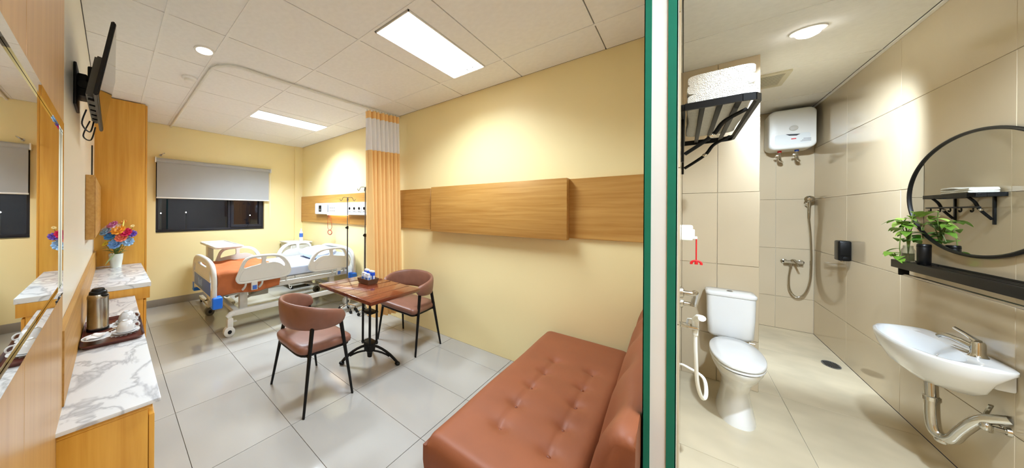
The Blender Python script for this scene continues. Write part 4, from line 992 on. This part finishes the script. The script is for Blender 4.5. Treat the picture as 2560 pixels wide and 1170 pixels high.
# ---------------------------------------------------------------- mirror and shelf
t = thing('round_mirror', 'large round mirror with thin black frame over the bathroom shelf', 'mirror', (3.37, BY, 1.55))
MA, MB_, MC = .62, .335, (3.37, 1.552)
el = [(MC[0] + MA * math.cos(2 * math.pi * i / 96), MC[1] + MB_ * math.sin(2 * math.pi * i / 96)) for i in range(96)]
B().plate(el, lambda u, v: (u, BY + .002, v), (0, .008, 0)).build('mirror_glass', mirror_m, t, True, smooth=False)
B().tube([(x, BY + .010, z) for x, z in el], .009, 8, True).build('mirror_frame', black_metal, t, True)
t = thing('bathroom_shelf', 'black metal wall shelf with chrome towel rod under the mirror', 'shelf', (3.4, BY, 1.1))
S0, S1 = 2.70, 3.86
B().box(S0, BY + .095, 1.085, S1, BY + .105, 1.135, .002).build('front_rail', black_metal, t, True)
B().box(S1 - .01, BY, 1.085, S1, BY + .1, 1.135, .002).box(S0, BY, 1.085, S0 + .01, BY + .1, 1.135, .002).build('end_rail', black_metal, t, True)
B().box(S0, BY, 1.085, S1, BY + .008, 1.135, .002).build('back_rail', black_metal, t, True)
for k in range(4):
    y = BY + .022 + .022 * k
    B().box(S0, y - .006, 1.118, S1, y + .006, 1.126, .001).build('slat', black_metal, t, True)
B().box(S1 - .20, BY + .006, 1.112, S1 - .01, BY + .096, 1.127, .001).build('solid_end_plate', black_metal, t, True)
B().box(S1 - .03, BY + .05, 1.035, S1 - .016, BY + .085, 1.086, .002).box(S0 + .016, BY + .05, 1.035, S0 + .03, BY + .085, 1.086, .002).build('rod_bracket', black_metal, t, True)
B().cyl((S0 + .02, BY + .068, 1.042), (S1 - .02, BY + .068, 1.042), .008, seg=12).build('towel_rod', chrome, t, True)
# pothos in a jar
t = thing('potted_pothos', 'green pothos plant in a clear glass jar on the black shelf', 'plant', (3.812, BY + .060, 1.128))
B().lathe([(0, 0), (.021, 0), (.023, .006), (.023, .075), (.017, .092), (.017, .105), (.0155, .105), (.0155, .09), (.021, .074), (.021, .008), (0, .006)], seg=24).build('glass_jar', glass_clear, t)
B().lathe([(0, .0075), (.0205, .0085), (.0205, .055), (0, .056)], seg=20).build('water', mat('jar_water', (196, 200, 150), .05, trans=.7, var=(8, .05)), t)
random.seed(11)
def fv(u, v, z): return ax_u * u + ax_v * v + Vector((0, 0, z))
vines = [[(0, 0, .06), (-.01, 0, .14), (-.03, 0, .19), (-.055, .0, .17), (-.07, 0, .10), (-.065, 0, .05), (-.085, .0, .02), (-.115, 0, .06)],
         [(0, 0, .05), (0, 0, .14), (.005, -.01, .21), (-.005, -.02, .255)],
         [(0, 0, .05), (.01, 0, .13), (.03, -.01, .20), (.055, -.02, .19), (.05, -.03, .12)],
         [(0, 0, .05), (-.005, 0, .15), (-.03, .01, .21), (-.06, .01, .205)],
         [(0, 0, .05), (.01, .01, .12), (.02, .03, .18), (.05, .03, .22)],
         [(0, 0, .05), (-.005, -.01, .12), (-.02, -.02, .15), (-.045, -.03, .11)]]
pl = [mat('pothos_leaf', (126, 172, 60)), mat('pothos_light', (158, 190, 84), .4, var=(14, .15)), mat('pothos_dark', (88, 140, 50), .4, var=(14, .15))]
for vi, vv in enumerate(vines):
    cp = curve([tuple(fv(q[0] * .8, q[1], q[2] * (1.28 if q[2] > .1 else 1))) for q in vv], 5)
    B().tube(cp, .0022, 5).build('vine', stem_m, t)
    for k in range(6, len(cp), 3):
        a = random.uniform(0, 6.28); d = Vector((math.cos(a), math.sin(a), random.uniform(-.1, .5)))
        leaf(B(), cp[k], d, random.uniform(.050, .068), random.uniform(.021, .028), .7).build('leaf', pl[(k + vi) % 3], t)
    leaf(B(), cp[-1], ax_u * (-1 if vi % 2 == 0 else 1) + Vector((0, 0, .2)), .062, .026, .6).build('leaf', pl[vi % 3], t)
t = thing('tumbler', 'black cylindrical tumbler on the shelf beside the pothos jar', 'tumbler', (3.66, BY + .052, 1.127))
B().lathe([(0, 0), (.020, 0), (.022, .004), (.0225, .125), (.0205, .128), (.020, .122), (.019, .01), (0, .008)], seg=28).build('tumbler_body', black_plastic, t)
B().lathe([(.0226, .11), (.0234, .114), (.0226, .118)], seg=28).build('rim_band', black_metal, t)

# ---------------------------------------------------------------- wash basin
t = thing('wash_basin', 'white wall-hung wash basin under the black shelf', 'sink', (3.42, BY, .72))
KX0, KX1, KP = 2.98, 3.74, .255
def basin_outline(s_, n=64):
    """s_ 1 = rim outline; D-shape with flat back at the wall"""
    out = []
    cx_ = (KX0 + KX1) / 2; a = (KX1 - KX0) / 2
    for i in range(n):
        th = 2 * math.pi * i / n; c, q = math.cos(th), math.sin(th)
        e = lambda w_, p: math.copysign(abs(w_) ** p, w_)
        x = cx_ + a * s_ * e(c, .8)
        y = BY + .075 + (KP - .075) * s_ * e(q, .85) if q > 0 else BY + .075 + .073 * e(q, .35) * (s_ if s_ > .99 else s_ * .2)
        out.append((x, y))
    return out
b = B(); lv = []
for s_, z, o_ in ((.30, .515, 0), (.55, .53, 0), (.78, .575, 0), (.93, .645, 0), (1.0, .705, 0), (.995, .718, 0), (.97, .722, 0)):
    lv.append([b.bm.verts.new((x, y, z)) for x, y in basin_outline(s_)])
cx_, cyb = (KX0 + KX1) / 2, BY + .145
def bowl(s_, z): return [b.bm.verts.new((cx_ - .0 + (KX1 - KX0) / 2 * s_ * math.cos(2 * math.pi * i / 64), cyb + .012 + .098 * s_ * math.sin(2 * math.pi * i / 64), z)) for i in range(64)]
for s_, z in ((.90, .722), (.87, .714), (.78, .66), (.60, .60), (.32, .575), (.10, .57)): lv.append(bowl(s_, z))
for i in range(len(lv) - 1): b.bridge(lv[i], lv[i + 1])
b.bm.faces.new(lv[0]); b.bm.faces.new(lv[-1])
b.build('basin_bowl', porcelain, t, True, ang=60)
B().box(KX0 + .10, BY, .60, KX1 - .10, BY + .05, .715, .01).build('wall_block', porcelain, t, True)
B().lathe([(0, 0), (.045, .001), (.045, .004), (.028, .003), (0, .001)], (cx_, cyb + .01, .572), 24, sx=1.6).build('drain_ring', chrome, t, True)
B().lathe([(0, .004), (.026, .0045), (0, .005)], (cx_, cyb + .01, .572), 20, sx=1.6).build('drain_hole', black_plastic, t, True)
B().cyl((cx_ + .05, BY + .062, .695), (cx_ + .05, BY + .055, .697), .010, seg=12).build('overflow_hole', black_plastic, t, True)
B().tube(curve([(cx_ + .05, BY + .066, .69), (cx_ + .04, BY + .09, .64), (cx_ + .01, cyb, .58)]), .002, 5).build('plug_chain', chrome, t, True)
t = thing('basin_tap', 'chrome single lever tap on the wash basin', 'tap', (3.19, BY + .05, .722))
B().lathe([(.026, 0), (.022, .006), (.019, .02), (.019, .065), (.015, .075), (0, .077)], seg=24).build('tap_body', chrome, t)
B().tube(curve([(0, .01, .045), (.05, .03, .06), (.10, .048, .065), (.125, .056, .052)]), [.014] * 7 + [.012] * 12, 10).build('spout', chrome, t)
B().tube([(0, 0, .075), (.045, .012, .095), (.10, .025, .112)], [.012, .008, .007], 8).build('lever', chrome, t)
t = thing('basin_trap', 'chrome bottle trap and waste pipe below the wash basin', 'pipe', (3.27, BY + .1, .25))
B().cyl((3.29, BY + .135, .513), (3.28, BY + .135, .42), .020, seg=16).build('tail_pipe', chrome, t, True)
B().lathe([(.026, 0), (.026, .02), (.021, .024)], (3.282, BY + .135, .42), 20).build('coupling_nut', chrome, t, True)
B().tube(curve([(3.28, BY + .135, .43), (3.275, BY + .135, .33), (3.265, BY + .13, .265), (3.24, BY + .115, .245), (3.215, BY + .10, .265), (3.19, BY + .085, .33), (3.15, BY + .055, .42), (3.12, BY + .0, .46)]), .022, 12).build('trap_bend', chrome, t, True)
B().ell((3.245, BY + .118, .232), (.03, .022, .02)).build('clean_out_cap', chrome, t, True)
t = thing('angle_valve', 'chrome angle valve with braided supply hose by the right bathroom wall', 'valve', (3.12, BY, .40))
B().lathe([(.022, 0), (.02, .010), (.012, .012), (.012, .04)], (3.13, BY, .40), 16, 'y').build('wall_flange', chrome, t, True)
B().ell((3.13, BY + .05, .40), (.018, .018, .022)).build('valve_body', chrome, t, True)
B().tube(curve([(3.13, BY + .05, .41), (3.16, BY + .03, .37), (3.20, BY + .03, .42), (3.16, BY + .03, .50)]), .007, 8).build('braided_hose', chrome, t, True)

# ---------------------------------------------------------------- toilet
TY = -.262
t = thing('toilet', 'white close-coupled toilet standing against the tiled wall', 'toilet', (3.4, TY, 0))
def outline(xc_, ax_, ay_, n=40, sq=1.0):
    e = lambda w_: math.copysign(abs(w_) ** sq, w_)
    return [(xc_ + ax_ * e(math.cos(2 * math.pi * i / n)), TY + ay_ * e(math.sin(2 * math.pi * i / n))) for i in range(n)]
b = B(); lv = []
for xc_, ax_, ay_, z, sq in ((3.31, .26, .088, 0, .8), (3.31, .255, .084, .03, .8), (3.32, .22, .068, .12, .85), (3.32, .20, .062, .20, .9), (3.30, .23, .075, .27, .95), (3.26, .29, .102, .34, 1), (3.245, .325, .117, .385, 1), (3.245, .328, .119, .405, 1), (3.25, .30, .10, .408, 1)):
    lv.append([b.bm.verts.new((x, y, z)) for x, y in outline(xc_, ax_, ay_, 40, sq)])
for i in range(len(lv) - 1): b.bridge(lv[i], lv[i + 1])
b.bm.faces.new(lv[0]); b.bm.faces.new(lv[-1])
b.build('bowl', porcelain, t, True, ang=70)
B().box(3.44, TY - .085, .28, 3.77, TY + .085, .405, .02, 3).build('rear_deck', porcelain, t, True)
def lid(z0, z1, sc_, nm):
    b = B(); q = [(.93, z0), (1.0, z0 + .006), (1.0, z1 - .006), (.965, z1), (.6, z1 + .004)]
    R_ = [[b.bm.verts.new((3.25 + (x - 3.25) * s_ * sc_, TY + (y - TY) * s_ * sc_, z)) for x, y in outline(3.25, .335, .124, 48, .92)] for s_, z in q]
    for i in range(len(R_) - 1): b.bridge(R_[i], R_[i + 1])
    b.bm.faces.new(R_[0]); b.bm.faces.new(R_[-1]); b.build(nm, porcelain, t, True, ang=60)
lid(.409, .428, 1.0, 'seat'); lid(.430, .455, 1.01, 'lid')
b = B(); lv = []
for w0, d0, z in ((.105, .075, .435), (.118, .085, .455), (.124, .092, .60), (.126, .095, .765)):
    lv.append([b.bm.verts.new((3.69 + (x if x < 0 else x * .95), TY + y, z)) for y, x in rrect(w0 * 2, d0 * 2, .03, 5)])
for i in range(3): b.bridge(lv[i], lv[i + 1])
b.bm.faces.new(lv[0]); b.bm.faces.new(lv[-1])
tk = b.build('tank', porcelain, t, True, ang=60)
b = B(); lv = []
for w0, d0, z in ((.128, .097, .767), (.132, .100, .772), (.132, .100, .792), (.122, .092, .802)):
    lv.append([b.bm.verts.new((3.688 + x, TY + y, z)) for y, x in rrect(w0 * 2, d0 * 2 * .98, .032, 5)])
for i in range(3): b.bridge(lv[i], lv[i + 1])
b.bm.faces.new(lv[0]); b.bm.faces.new(lv[-1]); b.build('tank_lid', porcelain, t, True, ang=60)
B().lathe([(.018, .800), (.018, .806), (0, .807)], (3.67, TY, 0), 20).build('flush_button', chrome, t, True)
B().lathe([(.012, .806), (.012, .809), (0, .8095)], (3.67, TY, 0), 16).build('flush_inner', dark_grey, t, True)
B().cyl((3.60, TY - .09, .43), (3.60, TY - .118, .43), .012).build('hinge_bolt', chrome, t, True)

# ---------------------------------------------------------------- left wall fittings of the bathroom
LY = PY0 - .006
t = thing('emergency_call', 'white emergency call box with red pull cord on the left bathroom wall', 'pull cord', (2.6, LY, 1.3))
B().box(2.50, LY - .048, 1.275, 2.60, LY, 1.365, .006).build('call_box', white_plastic, t, True)
B().box(2.53, LY - .056, 1.30, 2.57, LY - .048, 1.34, .003).build('call_key', white_plastic, t, True)
B().cyl((2.52, LY - .062, 1.29), (2.52, LY - .062, 1.155), .003, seg=6).build('cord', red_m, t, True)
B().box(2.505, LY - .066, 1.285, 2.535, LY - .04, 1.30, .003).build('cord_guide', white_plastic, t, True)
B().tube([(2.52, LY - .062 + .02 * math.cos(R(a)), 1.14 + .016 * math.sin(R(a))) for a in range(-20, 201, 20)], .006, 8).tube([(2.52, LY - .062, 1.155), (2.52, LY - .062, 1.135)], .007, 8).build('pull_grip', red_m, t, True)
t = thing('grab_bar', 'brushed steel grab bar bent out from the left bathroom wall', 'grab bar', (2.45, LY, .95))
B().tube(curve([(2.30, LY - .004, 1.0), (2.30, LY - .045, 1.0), (2.33, LY - .055, 1.0), (2.60, LY - .055, .90), (2.66, LY - .055, .865), (2.68, LY - .045, .86), (2.68, LY - .004, .86)]), .013, 12).build('bar', steel, t, True)
for x, z in ((2.30, 1.0), (2.68, .86)):
    B().lathe([(0, 0), (.030, 0), (.028, -.010), (.014, -.014)], (x, LY, z), 20, 'y').build('flange', steel, t, True)
t = thing('bidet_sprayer', 'white bidet sprayer on its wall holder with looping hose', 'sprayer', (2.3, LY, .8))
B().box(2.27, LY - .07, .815, 2.34, LY, .828, .004).build('holder', chrome, t, True)
B().tube([(2.30, LY - .055, .78), (2.30, LY - .055, .86)], [.011, .014], 10).tube([(2.30, LY - .055, .86), (2.28, LY - .066, .885), (2.25, LY - .078, .888)], [.014, .014, .016], 10).build('spray_head', white_plastic, t, True)
B().tube([(2.31, LY - .045, .86), (2.325, LY - .03, .855), (2.33, LY - .024, .83)], .005, 6).build('trigger', white_plastic, t, True)
B().tube(curve([(2.30, LY - .055, .785), (2.31, LY - .058, .65), (2.34, LY - .066, .50), (2.38, LY - .085, .415), (2.42, LY - .10, .43), (2.46, LY - .09, .50), (2.50, LY - .03, .52), (2.52, LY - .004, .52)]), .008, 8).build('hose', white_plastic, t, True)
